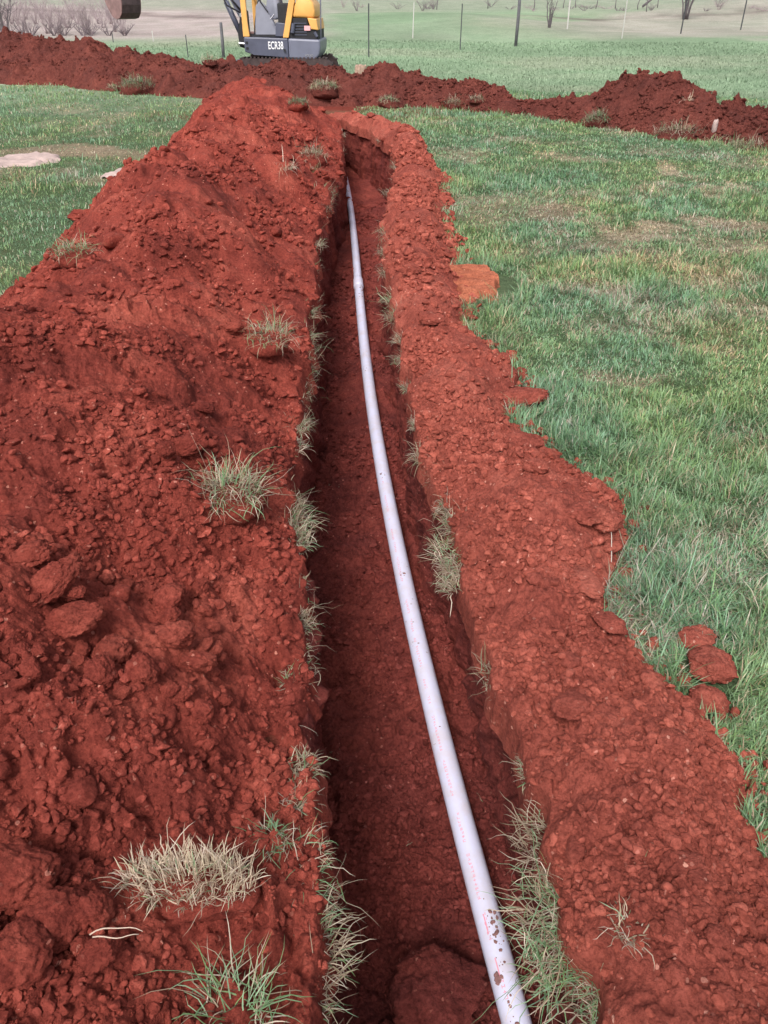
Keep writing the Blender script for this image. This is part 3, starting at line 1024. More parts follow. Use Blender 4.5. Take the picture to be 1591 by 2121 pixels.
def tuft(px, py, rpx, kind, label, group=None, surf='rim', drop=0.0, lean_to=None, nb=None, clump=False, wide=1.0, len_k=1.0, z=None, root_mat=None, upright=False):
    r = np.random.default_rng(int(px * 7 + py))
    if surf == 'rim':
        p = at(px, py, 0.01 if z is None else z)
        D = project(p[None])[2][0]
    else:
        p, D = pick(surf, px, py)
    R = rpx / FPX * D
    n = int((nb or int(np.clip(60 + rpx * 1.5, 50, 260))) * (1.05 if surf == 'rim' else (1.9 if (clump and D > 7) else 1.15)))
    rad = R * (0.55 if not clump else 0.8) * np.sqrt(r.random(n))
    a0 = r.random(n) * 6.28
    sx = wide
    bx, by_ = rad * np.cos(a0) * sx, rad * np.sin(a0)
    L = R * len_k * np.clip(0.28 + 0.62 * r.random(n) ** 1.2 + 0.75 * (r.random(n) < 0.10) * r.random(n), 0, 1.7) * 1.1
    by_ = by_ * (1.5 if (surf == 'rim' and lean_to is not None) else 1.0)
    az = a0 + r.normal(0, 1.1, n)
    lean = np.clip(np.abs(r.normal(0.6, 0.45, n)) + 0.35 * rad / max(R, 1e-4), 0, 1.5)
    curl = r.uniform(0.3, 2.0, n)
    if lean_to is not None:
        k = r.random(n) < 0.62
        az = np.where(k, lean_to + r.normal(0, 0.7, n), az)
        lean = np.where(k, r.uniform(0.6, 1.45, n), lean)
        curl = np.where(k, r.uniform(0.2, 1.6, n), curl)
    dead = {'g': 0.38, 'gt': 0.62, 't': 0.85, 'w': 0.93, 'd': 0.4}[kind]
    C = grass_colors(n, dead, r)
    if kind == 'w':
        C = np.clip(C * 1.2 + 0.05, 0, .9)
    if kind in 'd':
        C = C * 0.75
    if kind == 't':
        C = C * 0.85
    W = np.clip(r.uniform(0.0013, 0.0033, n) * (1 + 0.17 * max(0, D - 1.8)), 0, .03)
    P = np.stack([bx, by_, np.full(n, -0.012)], -1)
    if clump:
        P[:, 2] = R * 0.42 * np.sqrt(np.clip(1 - (rad / (R * 0.86)) ** 2, 0, 1)) - 0.10 * R
        far_ = D > 7
        if far_ or upright:
            L = L * (0.8 if far_ else 1.0)
        if upright:
            lean = np.abs(r.normal(0.3, 0.3, n)) + 0.2 * rad / R
            curl = r.uniform(0, 0.9, n)
            P[:, 1] *= 0.55
    V, Q, T, Cc = blades(P, L, W, az, lean, curl, C, 5, 0.22)
    root = empty('grass_tuft', (float(p[0]), float(p[1]), float(p[2]) + (R * 0.12 if clump else 0.0)))
    np_mesh('blades', V, Q, M_BLADE, root, tris=T, col=Cc)
    if clump:
        me = clod_mesh('root_ball', 3, int(px) % 90, root_mat or (M_SOILF if 'far' in surf else M_SOIL))
        b = bpy.data.objects.new('root_ball', me)
        COL.objects.link(b)
        b.parent = root
        b.scale = (R * 0.82 * sx, R * (0.75 if not upright else .5), R * 0.48)
        b.location = (0, 0, -R * 0.16)
    tag(root, label, 'grass tuft', group)
    return root


EAST, WEST = 0.0, math.pi
GLR, GRR = 'grass tufts hanging over the left trench rim', 'grass tufts hanging over the right trench rim'
# clumps with unique looks
tuft(475, 1035, 85, 'gt', 'bushy grass tuft sitting alone on the flank of the left bank', surf='left_bank', clump=True, nb=330)
tuft(390, 1840, 118, 'w', 'wide clump of bleached whitish grass with roots near the lower left', surf='left_bank', clump=True, nb=700, wide=1.45, len_k=0.62, upright=True)
tuft(480, 2095, 135, 'g', 'long bladed green tuft at the bottom of the left bank', surf='left_bank', nb=130, len_k=1.25)
tuft(625, 1790, 85, 'gt', 'green tuft arching over the left rim above the whitish clump', surf='rim', lean_to=0.3, nb=120, z=.06)
tuft(560, 1725, 60, 'd', 'dark green tuft half buried left of the arching tuft', surf='left_bank', nb=110)
tuft(640, 1890, 75, 't', 'straw tuft over the left rim beside the whitish clump', surf='rim', lean_to=EAST, nb=150)
tuft(630, 1985, 95, 't', 'large dry tuft spilling over the left rim near the bottom', surf='rim', lean_to=EAST, nb=260, wide=1.6)
tuft(610, 2085, 85, 't', 'pinkish dry straw bunch at the bottom left rim', surf='rim', lean_to=EAST, nb=150)
tuft(560, 715, 58, 'gt', 'grass tuft fallen on the left bank near the middle distance', surf='left_bank', clump=True, nb=170)
tuft(155, 530, 50, 'g', 'grass tuft growing from a sod clod at the foot of the left bank', surf='left_bank', clump=True, nb=150)
tuft(285, 185, 44, 'd', 'dark bushy sod on the far left ridge behind the lawn', surf='far_left', clump=True, nb=240, len_k=.7)
tuft(440, 130, 20, 'gt', 'small grassy sod high on the far left ridge', surf='far_left', clump=True, nb=90)
tuft(232, 188, 16, 'gt', 'small sod at the foot of the far left ridge by the dark bushy sod', surf='far_left', clump=True, nb=60)
tuft(675, 188, 34, 'gt', 'round grassy sod on the ridge in front of the excavator', surf='far_right', clump=True, nb=220, len_k=.7)
tuft(622, 218, 26, 'd', 'dark grassy sod at the far end of the left bank', surf='left_bank', clump=True, nb=140, len_k=.7)
tuft(800, 218, 26, 'gt', 'grassy sod at the foot of the ridge beyond the trench end', surf='far_right', clump=True, nb=120, len_k=.6)
tuft(935, 222, 24, 't', 'straw sod on the right ridge near its low saddle', surf='far_right', clump=True, nb=110)
tuft(985, 205, 18, 't', 'small straw tuft on the right ridge above the lawn', surf='far_right', clump=True, nb=70)
tuft(1232, 258, 34, 'd', 'dark green pointed sod at the foot of the peaked right ridge', surf='far_right', clump=True, nb=220, len_k=.8)
tuft(1400, 285, 40, 't', 'dry straw sod at the foot of the right ridge', surf='far_right', clump=True, nb=150, wide=1.6)
tuft(1475, 297, 26, 'w', 'pale straw scrap at the foot of the right ridge beside the dry sod', surf='far_right', nb=90, wide=1.6)
tuft(1545, 318, 42, 't', 'dry straw sod at the right picture edge under the ridge', surf='far_right', clump=True, nb=160, wide=1.4)
tuft(1420, 205, 16, 'w', 'straw wisps on the slope of the peaked right ridge', surf='far_right', nb=30, len_k=1.4)
tuft(1040, 1400, 82, 't', 'long combed straw bunch lying along the right rim', surf='rim', lean_to=-1.0, nb=190, len_k=1.0)
tuft(1165, 1745, 95, 't', 'tangled dry tuft over the right rim above the big green tuft', surf='rim', lean_to=WEST, nb=300, wide=1.7)
tuft(1195, 1900, 120, 'gt', 'big tuft of green and straw blades hanging over the right rim', surf='rim', lean_to=WEST, nb=420, wide=1.9)
tuft(1195, 1995, 110, 'g', 'lowest green tuft hanging into the trench from the right rim', surf='rim', lean_to=-2.2, nb=320, wide=1.7)
tuft(1300, 1915, 60, 't', 'small dry tuft on the right bank beside the big hanging tuft', surf='right_bank', nb=70)
tuft(1240, 1150, 62, 'w', 'silvery grass tuft at the lawn edge below the bulging clods', surf='rim', nb=170)
tuft(890, 945, 55, 't', 'dry tuft at the right rim beside the pipe, in the middle distance', surf='rim', lean_to=WEST, nb=150)
tuft(825, 622, 46, 'gt', 'green tuft hanging off the right rim near the pressed clay', surf='rim', lean_to=WEST, nb=170)
tuft(650, 330, 40, 't', 'pair of straw tufts on the far left rim, upper one', surf='left_bank', clump=True, nb=120)
tuft(600, 345, 34, 'w', 'spiky straw tuft on the far part of the left bank', surf='left_bank', nb=80)
tuft(655, 352, 26, 'd', 'dark spiky tuft beside the spiky straw tuft', surf='left_bank', nb=80)
tuft(10, 640, 50, 'w', 'pale dry grass at the left picture edge beside the bank', surf='rim', nb=140)
# repeats along the rims
for (px, py, rr, kd) in ((660, 400, 32, 'gt'), (656, 430, 28, 't'), (655, 505, 28, 't'), (628, 565, 36, 'gt'), (628, 650, 46, 'gt'), (622, 700, 44, 'gt'), (612, 735, 40, 't'), (600, 805, 30, 't'),
                         (618, 880, 42, 't'), (606, 925, 36, 'w'), (600, 1055, 55, 't'), (614, 1085, 58, 'gt'), (612, 1120, 50, 't'), (612, 1210, 30, 't'), (618, 1285, 40, 't'), (612, 1345, 34, 't'),
                         (612, 1400, 46, 't'), (625, 1590, 52, 't'), (618, 1650, 44, 't'), (690, 300, 18, 't'), (702, 280, 18, 'w')):
    tuft(px, py, rr, kd, 'small tuft of dry grass hanging over the left trench rim', GLR, lean_to=EAST, z=0.03)
for (px, py, rr, kd) in ((822, 345, 22, 't'), (828, 375, 22, 't'), (808, 400, 24, 't'), (800, 480, 24, 't'), (797, 520, 24, 't'), (803, 565, 28, 't'), (822, 655, 40, 't'), (832, 700, 30, 't'),
                         (838, 745, 36, 't'), (850, 800, 26, 't'), (866, 880, 26, 't'), (935, 995, 44, 'w'), (935, 1050, 38, 't'), (945, 1085, 44, 't'), (925, 1140, 52, 'gt'), (935, 1175, 42, 't'),
                         (935, 1210, 36, 't'), (1100, 1590, 40, 't'), (740, 258, 16, 't'), (790, 290, 16, 't')):
    tuft(px, py, rr, kd, 'small tuft of dry grass hanging over the right trench rim', GRR, lean_to=WEST, z=0.02)
for k, (px, py) in enumerate(((690, 1560), (840, 1745), (790, 1840), (990, 1640), (700, 1000))):
    tuft(px, py, 22, 't', 'few stray straw blades lying on the trench floor', 'straw wisps on the trench floor', surf='floor', nb=8)

def thatch(xf, sgn, n, label, seed):
    r = np.random.default_rng(seed)
    y = 0.55 + 12.0 * r.random(n * 3) ** 1.7
    keep = r.random(n * 3) < np.clip(0.12 + 3.2 * fbm(y, y * 0 + seed, 0.4, 3, seed), 0.02, 1)
    y = y[keep][:n]
    m = len(y)
    x = xf(y) + sgn * np.abs(r.normal(0, .03, m)) * r.choice([1, -.4], m)
    L = np.clip(r.gamma(2.2, .022, m), .015, .17)
    az = (0 if sgn < 0 else math.pi) + r.normal(0, .9, m)
    C = grass_colors(m, .8, r) * r.uniform(.55, 1.0, (m, 1))
    V, Q, T, Cc = blades(np.stack([x, y, r.uniform(-.05, .03, m)], -1), L, r.uniform(.0011, .0026, m) * (1 + .15 * np.maximum(0, y - 1)), az, r.uniform(.5, 1.9, m), r.uniform(.2, 1.6, m), C, 5, .3)
    o = np_mesh('thatch', V, Q, M_BLADE, tris=T, col=Cc)
    tag(o, label, 'grass', kind='stuff')


thatch(xl, -1, 1500, 'ragged dry roots and thatch hanging along the left trench rim', 71)
thatch(xr, 1, 1900, 'ragged dry roots and thatch hanging along the right trench rim', 72)

# straw stalks
M_STRAW = flat_mat('straw', (0.50, 0.38, 0.30), 0.7, var=0.15, scale=30)
for a_, b_, c_, lab in (((186, 1936), (243, 1908), (296, 1930), 'upper of two pale straw stalks lying over the orange red clod'), ((192, 1941), (240, 1944), (288, 1936), 'lower of two pale straw stalks lying over the orange red clod')):
    bm = bmesh.new()
    pts = []
    for q in (a_, b_, c_):
        p, D = pick('left_bank', *q)
        pts.append(p)
    zz = max(p[2] for p in pts) + 0.05
    pts = [at(q[0], q[1], zz) for q in (a_, b_, c_)]
    Pq = np.array(pts)
    tq = np.linspace(0, 1, 9)[:, None]
    Pq = Pq[0] * (1 - tq) ** 2 + 2 * (1 - tq) * tq * Pq[1] + tq ** 2 * Pq[2]
    Pq[:, 2] += 0.004 * np.sin(tq[:, 0] * 9)
    add_tube(bm, Pq, list(np.linspace(.0016, .0007, 9)), 6)
    tag(bm_obj('straw_stalk', bm, M_STRAW, smooth=True), lab, 'straw stalk', 'straw stalks on the left bank')

# ------------------------------------------------------------------ pipe
def pvc():
    m, n, b = new_mat('white_pvc')
    pos = geo_pos(n)
    base = (0.66, 0.665, 0.85)  # blue of shade and skylight mixed into the white base colour
    d1 = noise_node(n, 9, 6, 0.7, pos)
    c = mix(n, base, (0.60, 0.52, 0.55), ramp(n, d1, [(0.44, (0, 0, 0)), (0.75, (.8, .8, .8))]))
    v = n.nodes.new('ShaderNodeTexVoronoi')
    v.inputs['Scale'].default_value = 34
    n.links.new(pos, v.inputs['Vector'])
    spots = ramp(n, v.outputs['Distance'], [(0.10, (1, 1, 1)), (0.20, (0, 0, 0))])
    where = ramp(n, noise_node(n, 2.6, 3, 0.5, pos), [(0.58, (0, 0, 0)), (0.64, (1, 1, 1))])
    sp = mix(n, spots, where, 1.0, 'MULTIPLY')
    c = mix(n, c, (0.20, 0.085, 0.085), sp)
    n.links.new(c, b.inputs['Base Color'])
    b.inputs['Roughness'].default_value = 0.34
    return m


M_PVC = pvc()
M_INK = flat_mat('red_ink', (0.75, 0.30, 0.40), 0.5)
PIPE_PX = [(1062, 2121), (1018, 1920), (985, 1780), (948, 1640), (905, 1500), (865, 1350), (835, 1200), (810, 1080), (795, 980), (775, 860), (760, 750), (748, 650), (740, 580), (735, 500), (725, 420), (717, 380)]
PZ, PR = -0.585, 0.0397
pp = np.array([at(a, b, PZ)[:2] for a, b in PIPE_PX])
# smooth curve x(y)
co = np.polyfit(pp[:, 1], pp[:, 0], 5)
yy = np.linspace(0.35, 13.6, 170)
xx = np.polyval(co, yy)
inner = yy < 1.03
xx = np.where(inner, np.polyval(co, 1.03) + (yy - 1.03) * np.polyval(np.polyder(co), 1.03), xx)
yy = np.concatenate([yy, [14.2, 14.8, 15.2]])
xx = np.concatenate([xx, [xx[-1] - .16, xx[-1] - .5, xx[-1] - .95]])
zz = PZ + 0.02 * np.sin(yy * 1.1) * np.clip((yy - 3) / 3, 0, 1)
zz[-3:] = [PZ + .05, PZ + .12, PZ + .2]
root = empty('pvc_pipe', (float(xx[0]), float(yy[0]), PZ))
tag(root, 'long white plastic pipe with red print snaking along the trench floor', 'pipe')
off = np.array([xx[0], yy[0], PZ])
PTS = np.stack([xx, yy, zz], -1)
joints = [at(740, 585, PZ)[1], at(748, 640, PZ)[1]]
cuts = [0, joints[0], 99]
for a_, b_ in ((0.0, joints[0]), (joints[0] - 0.05, 99)):
    bm = bmesh.new()
    k = (PTS[:, 1] >= a_ - 0.08) & (PTS[:, 1] <= b_)
    add_tube(bm, PTS[k] - off, PR if a_ == 0 else PR * 0.985, 28)
    bm_obj('pipe_length', bm, M_PVC, root, True)
bm = bmesh.new()
jy = np.array([joints[0] - 0.22, joints[0] - 0.20, joints[0] - 0.05, joints[0] + 0.0, joints[0] + 0.03])
add_tube(bm, np.stack([np.interp(jy, yy, xx), jy, np.interp(jy, yy, zz)], -1) - off, [PR + .001, PR + .007, PR + .007, PR + .006, PR + .0005], 28)
bm_obj('bell_joint', bm, M_PVC, root, True)
# red print: a run of illegible small characters along the upper left of the pipe
def on_pipe(s_y, ang, r_):
    c = np.array([np.interp(s_y, yy, xx), s_y, np.interp(s_y, yy, zz)])
    tx = np.interp(s_y + .02, yy, xx) - np.interp(s_y - .02, yy, xx)
    t = np.array([tx, 0.04, 0])
    t /= np.linalg.norm(t)
    sd = np.array([t[1], -t[0], 0])
    return c + r_ * (sd * math.sin(ang) + np.array([0, 0, 1]) * math.cos(ang)) - off
bm = bmesh.new()
rnd = random.Random(3)
yk = 0.95
a0 = -0.42
while yk < 3.6:
    if rnd.random() < 0.18:
        yk += rnd.choice([0.02, 0.035, 0.06])
        continue
    for st in range(rnd.randint(2, 3)):
        if rnd.random() < .5:
            y0, y1, b0, b1 = yk + st * .003, yk + st * .003 + .0016, a0 - .11, a0 + .11
        else:
            bb = a0 + rnd.choice([-.1, 0, .1])
            y0, y1, b0, b1 = yk, yk + .0085, bb - .02, bb + .02
        q = [bm.verts.new(on_pipe(y_, b_, PR + .0007)) for y_, b_ in ((y0, b0), (y0, (b0 + b1) / 2), (y0, b1), (y1, b1), (y1, (b0 + b1) / 2), (y1, b0))]
        bm.faces.new(q)
    yk += 0.0135
for y_ in (1.12, 1.0):
    q = [bm.verts.new(on_pipe(a_, b_, PR + .0008)) for a_, b_ in ((y_, -.5), (y_, -.42), (y_ + .055, -.42), (y_ + .055, -.5))]
    bm.faces.new(q)
bm_obj('red_lettering', bm, M_INK, root)
M_STUCK = flat_mat('drying_clay', (0.24, 0.12, 0.115), 0.9, var=.3, scale=60)
# clay stuck on the pipe
def stuck(s_y, ang, n_, spread, smax, seed):
    r_ = random.Random(seed)
    bm = bmesh.new()
    for _ in range(n_):
        s = smax * .62 * r_.random() ** 1.6 + 0.001
        b = bmesh.ops.create_icosphere(bm, subdivisions=2, radius=1)
        p = on_pipe(s_y + r_.gauss(0, spread), ang + r_.gauss(0, .22), PR)
        M = Matrix.Translation(p) @ Matrix.Rotation(r_.random() * 6, 4, 'Z') @ Matrix.Diagonal((s * r_.uniform(.7, 1.6), s, s * .3, 1))
        for v in b['verts']:
            v.co *= 1 + 0.3 * mnoise.noise(v.co * 2 + Vector((s * 900, 0, 0)))
        bmesh.ops.transform(bm, matrix=M, verts=b['verts'])
    return bm_obj('stuck_dirt', bm, M_STUCK, root, True)
for k, (px, py, n_, spr, sm) in enumerate(((1025, 1915, 22, .03, .008), (1030, 1960, 16, .03, .006), (1035, 2028, 4, .01, .016), (1060, 2090, 8, .02, .008), (795, 985, 6, .02, .013), (837, 1192, 2, .006, .010),
                                           (916, 1508, 1, .001, .006), (893, 1538, 2, .004, .006), (748, 612, 14, .08, .02), (745, 590, 10, .05, .016), (720, 395, 4, .06, .02))):
    q = at(px, py, PZ + PR * .8)
    cx_ = np.interp(q[1], yy, xx)
    ang = math.asin(max(-.9, min(.9, (q[0] - cx_) / PR)))
    stuck(q[1], ang, n_, spr, sm, k)

# ------------------------------------------------------------------ pressed clay with track marks, pale stones
def pressed():
    c = at(975, 592, 0)
    nx_, ny_ = 110, 190
    X, Y = np.meshgrid(np.linspace(-.26, .20, nx_), np.linspace(-.42, .42, ny_))
    edge = 1 - np.maximum(np.abs(X + .0) / (.19 + .10 * vn(Y / .13, Y * 0, 3) - .10 * np.abs(Y)), np.abs(Y) / (.40 + .10 * vn(X / .08, X * 0, 4)))
    k = np.clip(edge * 7, 0, 1)
    fr = ((Y + .02 * np.sin(X * 9) + .03 * vn(X / .1, Y / .3, 6)) / 0.165) % 1
    Z = -0.03 + 0.075 * np.clip(1.75 - 4.2 * np.abs(fr - .5), 0, 1) ** .5 + 0.02 * fr + fbm(X, Y, .05, 3, 5) * .012 - .04 * np.clip(fbm(X, Y, .10, 2, 8) - .2, 0, 1)
    Z = Z * k - 0.03 * (1 - k)
    o = np_mesh('pressed_clay', np.stack([X, Y, Z], -1).reshape(-1, 3), grid_quads(ny_, nx_), M_SOILO)
    o.location = (c[0], c[1], 0.01)
    o.rotation_euler = (0, 0, 0.1)
    tag(o, 'orange pressed clay pad with grooves from a digger track beside the right bank', 'pressed clay')
pressed()
M_STONE = flat_mat('pale_stone', (0.42, 0.315, 0.29), 0.9, var=0.25, scale=5, bump=.01)
for (px, py, w_, d_, lab) in ((30, 333, .48, .55, 'flat pale pinkish stone at the left picture edge in the lawn'), (312, 342, .27, .75, 'flat pale stone half buried under the left bank edge')):
    p = at(px, py, .02)
    X, Y = np.meshgrid(np.linspace(-1.1, 1.1, 70), np.linspace(-1.1, 1.1, 90))
    e_ = 1 - np.hypot(X, Y) + fbm(X, Y, .7, 4, int(px)) * .75
    Z = np.clip(e_ * 3, 0, 1) * (.035 + fbm(X * w_, Y * d_, .2, 4, 9) * .03) - .05 * (1 - np.clip(e_ * 4, 0, 1))
    o = np_mesh('flat_stone', np.stack([X * w_, Y * d_, Z], -1).reshape(-1, 3), grid_quads(90, 70), M_STONE)
    o.location = (p[0], p[1], 0.01)
    o.rotation_euler = (0, 0, -.4 if px > 100 else 0.1)
    tag(o, lab, 'stone', 'pale stones on the left lawn')
p, D = pick('far_right', 1475, 265)
me = clod_mesh('small_stone', 3, 5, M_STONE, 4, 1.2)
o = bpy.data.objects.new('small_stone', me)
COL.objects.link(o)
o.location = (p[0], p[1] - .03, p[2] + .05)
o.scale = (.045, .03, .085)
tag(o, 'small pale pointed stone standing in the right clay ridge', 'stone')

# ------------------------------------------------------------------ excavator
M_YEL = flat_mat('yellow_paint', (0.80, 0.42, 0.12), 0.45, var=0.08, scale=3)
M_GRY = flat_mat('dark_grey_paint', (0.085, 0.092, 0.135), 0.45, var=0.18, scale=4)
M_GR2 = flat_mat('grey_paint', (0.155, 0.165, 0.225), 0.4, var=0.12, scale=3)
M_GR3 = flat_mat('seat_grey', (0.25, 0.26, 0.32), 0.6, var=0.08)
M_BLK = flat_mat('black_rubber', (0.022, 0.022, 0.026), 0.8, var=0.3, scale=12)
M_STL = flat_mat('bright_steel', (0.75, 0.75, 0.78), 0.25, 1.0)
M_WHT = flat_mat('white_decal', (0.85, 0.85, 0.88), 0.5)
M_PNK = flat_mat('pink_sticker', (0.85, 0.45, 0.48), 0.5)
M_RST = flat_mat('rusty_steel', (0.27, 0.165, 0.16), 0.7, 0.2, var=0.3, scale=5)
M_RSTD = flat_mat('dark_worn_steel', (0.13, 0.095, 0.10), 0.55, 0.3, var=0.35, scale=7)
M_TRK = flat_mat('muddy_track', (0.06, 0.04, 0.04), 0.9, var=0.5, scale=9)
EX = empty('excavator', (-2.25, 21.0, 0.0), 0)
tag(EX, 'small yellow and grey tracked excavator with open cab standing behind the clay ridge', 'excavator')
EY = -0.86        # near side


def ex(name, bm, mat, parent=None, smooth=False):
    return bm_obj(name, bm, mat, parent or EX, smooth)


# undercarriage
for sy in (-1, 1):
    rt = None
    bm = bmesh.new()
    prof = []
    for k in range(10):
        t = math.pi / 2 + math.pi * k / 9
        prof.append((-0.98 + .25 * math.cos(t), .27 + .25 * math.sin(t)))
    for k in range(10):
        t = -math.pi / 2 + math.pi * k / 9
        prof.append((0.98 + .25 * math.cos(t), .27 + .25 * math.sin(t)))
    add_prism(bm, prof, sy * .74 - .15, sy * .74 + .15)
    trk = ex('track', bm, M_TRK)
    bm = bmesh.new()
    for k in range(22):
        xk = -1.0 + 2.0 * k / 21
        add_box(bm, (xk, sy * .74, .535), (.045, .31, .035))
        add_box(bm, (xk, sy * .74, .005), (.045, .31, .035))
    for k in range(5):
        for sx_, t in ((-1, math.pi * .5 + math.pi * (k + .5) / 5), (1, -math.pi * .5 + math.pi * (k + .5) / 5)):
            add_box(bm, (sx_ * .98 + .265 * math.cos(t), sy * .74, .27 + .265 * math.sin(t)), (.035, .31, .045), Matrix.Rotation(-t, 3, 'Y'))
    ex('lugs', bm, M_TRK, trk)
    bm = bmesh.new()
    for xk in (-.98, -.5, -.16, .18, .52, .98):
        rr = .19 if abs(xk) > .9 else .09
        add_tube(bm, [(xk, sy * .74 - .17, .27 if rr > .1 else .14), (xk, sy * .74 + .17, .27 if rr > .1 else .14)], rr, 16)
    ex('track_wheels', bm, M_TRK, trk, False)
bm = bmesh.new()
add_box(bm, (0, 0, .33), (1.1, 1.2, .22))
add_tube(bm, [(0, 0, .42), (0, 0, .60)], .42, 24)
ex('slew_ring', bm, M_BLK)
bm = bmesh.new()
add_prism(bm, [(-1.42, .05), (-1.36, .05), (-1.33, .25), (-1.36, .42), (-1.43, .42), (-1.39, .25)], -.88, .88)
ex('dozer_blade', bm, M_GRY)
# upper body
bm = bmesh.new()
add_prism(bm, [(-.95, .66), (-.72, .60), (.14, .52), (.14, .95), (-.95, .98)], EY, .86, .03)
ex('body_skirt', bm, M_GRY)
bm = bmesh.new()
add_prism(bm, [(.146, .52), (.80, .49), (.90, .60), (.935, .72), (.935, .92), (.146, .95)], EY - .015, .87, .04)
tail = ex('counterweight', bm, M_GR2)
bm = bmesh.new()
add_box(bm, (.05, EY - .034, .70), (.05, .01, .05))
add_box(bm, (-.88, EY - .004, .86), (.06, .02, .05))
add_box(bm, (-.88, EY - .004, .74), (.06, .02, .05))
ex('skirt_fittings', bm, M_BLK)


def text_part(s, size, loc, mat, name, sx=.75, off=0.0):
    cu = bpy.data.curves.new(name, 'FONT')
    cu.body = s
    cu.size = size
    cu.extrude = .004
    cu.offset = off
    to = bpy.data.objects.new(name, cu)
    COL.objects.link(to)
    bpy.context.view_layer.update()
    me = bpy.data.meshes.new_from_object(to.evaluated_get(bpy.context.evaluated_depsgraph_get()))
    bpy.data.objects.remove(to)
    me.materials.clear()
    me.materials.append(mat)
    o = bpy.data.objects.new(name, me)
    COL.objects.link(o)
    o.parent = EX
    o.location = loc
    o.rotation_euler = (math.pi / 2, 0, 0)
    o.scale = (sx, 1, 1)
    return o


text_part('ECR38', .225, (-.36, EY - .006, .725), M_WHT, 'model_lettering', .60, .0035)
text_part('VOLVO', .075, (.55, EY - .021, .565), flat_mat('pale_grey', (.35, .35, .38), .5), 'maker_lettering', .8)
# deck, console, seat, levers
bm = bmesh.new()
add_box(bm, (-.42, 0, 1.0), (1.0, 1.5, .05))
ex('floor_plate', bm, M_BLK)
bm = bmesh.new()
add_box(bm, (-.80, -.62, 1.06), (.30, .14, .05), None, .01)
add_box(bm, (-.66, -.60, 1.05), (.14, .10, .04), None, .01)
ex('pedals', bm, M_RST)
bm = bmesh.new()
add_prism(bm, [(-.68, .99), (-.15, .99), (-.15, 1.18), (-.40, 1.62), (-.52, 1.72), (-.62, 1.6), (-.66, 1.2)], -.72, -.50, .02)
ex('side_console', bm, M_GR3)
bm = bmesh.new()
add_prism(bm, [(-.17, .985), (.22, .975), (.22, 1.24), (-.14, 1.28)], -.80, -.25, .015)
ex('seat_base', bm, M_GRY)
bm = bmesh.new()
add_prism(bm, [(-.42, 1.42), (-.20, 1.32), (.10, 1.40), (.18, 1.52), (.10, 1.56), (-.06, 1.56), (-.10, 1.8), (-.06, 2.1), (-.26, 2.12), (-.34, 1.8)], -.60, -.05, .035)
ex('seat', bm, M_GR3, None, True)
bm = bmesh.new()
add_box(bm, (.12, -.35, 1.42), (.42, .8, .5), None, .03)
ex('seat_stand', bm, M_BLK)
bm = bmesh.new()
add_tube(bm, [(-.70, -.70, 1.02), (-.66, -.70, 1.30), (-.54, -.70, 1.74)], [.018, .012, .016], 8)
add_tube(bm, [(-.52, -.74, 1.74), (-.32, -.74, 1.48)], .012, 8)
add_tube(bm, [(-.70, .2, 1.02), (-.64, .2, 1.74)], [.018, .014], 8)
ex('lever', bm, M_BLK)
bm = bmesh.new()
add_tube(bm, [(-.26, -.84, 1.34), (-.16, -.84, 1.44)], .014, 8)
ex('door_handle', bm, M_STL)
# canopy posts and roof
for y_ in (EY + .06, .80):
    bm = bmesh.new()
    z0 = .98
    add_prism(bm, [(-.96, z0), (-.80, z0), (-.83, 1.25), (-.84, 2.45), (-.96, 2.45)], y_ - .05, y_ + .05, .012)
    ex('front_post', bm, M_YEL)
bm = bmesh.new()
add_prism(bm, [(.02, .96), (.16, .96), (.55, 2.45), (.40, 2.45)], EY + .0, EY + .12, .012)
ex('rear_post', bm, M_YEL)
bm = bmesh.new()
add_prism(bm, [(.02, .96), (.16, .96), (.55, 2.45), (.40, 2.45)], .70, .82, .012)
ex('rear_post', bm, M_YEL)
bm = bmesh.new()
add_box(bm, (-.20, 0, 2.50), (1.62, 1.66, .10), None, .04)
ex('canopy_roof', bm, M_YEL)
bm = bmesh.new()
add_box(bm, (-.88, .80, 1.72), (.02, .02, .03))
add_tube(bm, [(-.90, EY + .1, 1.78), (-.90, .78, 1.78)], .018, 8)
ex('cross_bar', bm, M_YEL)
# engine end
bm = bmesh.new()
add_prism(bm, [(.26, 1.38), (.80, 1.36), (.84, 1.48), (.80, 1.66), (.66, 1.78), (.42, 1.80), (.34, 1.6)], EY + .03, .80, .05)
ex('engine_hood', bm, M_YEL, None, True)
bm = bmesh.new()
add_prism(bm, [(.64, 1.37), (.86, 1.35), (.90, 1.12), (.72, 1.14)], EY + .01, .80, .015)
ex('rear_panel', bm, M_YEL)
bm = bmesh.new()
add_prism(bm, [(.10, .94), (.88, .92), (.88, 1.16), (.66, 1.16), (.63, 1.36), (.22, 1.37)], EY + .05, .78, .01)
eng = ex('engine_bay', bm, M_BLK)
bm = bmesh.new()
for k in range(5):
    add_box(bm, (.46, EY + .042, 1.02 + .06 * k), (.30, .012, .018))
add_tube(bm, [(.26, EY + .03, 1.06), (.30, EY + .03, 1.26)], .05, 10)
add_tube(bm, [(.86, EY + .05, .98), (.80, EY + .05, 1.08)], .035, 10)
ex('vent_slats', bm, M_GRY)
bm = bmesh.new()
add_box(bm, (.63, EY + .028, 1.16), (.15, .010, .10))
ex('sticker', bm, M_PNK)
bm = bmesh.new()
add_tube(bm, [(.93, -.6, .93), (.95, -.6, 1.5), (.97, -.6, 2.3)], .016, 8)
ex('rear_rail', bm, M_GR2)
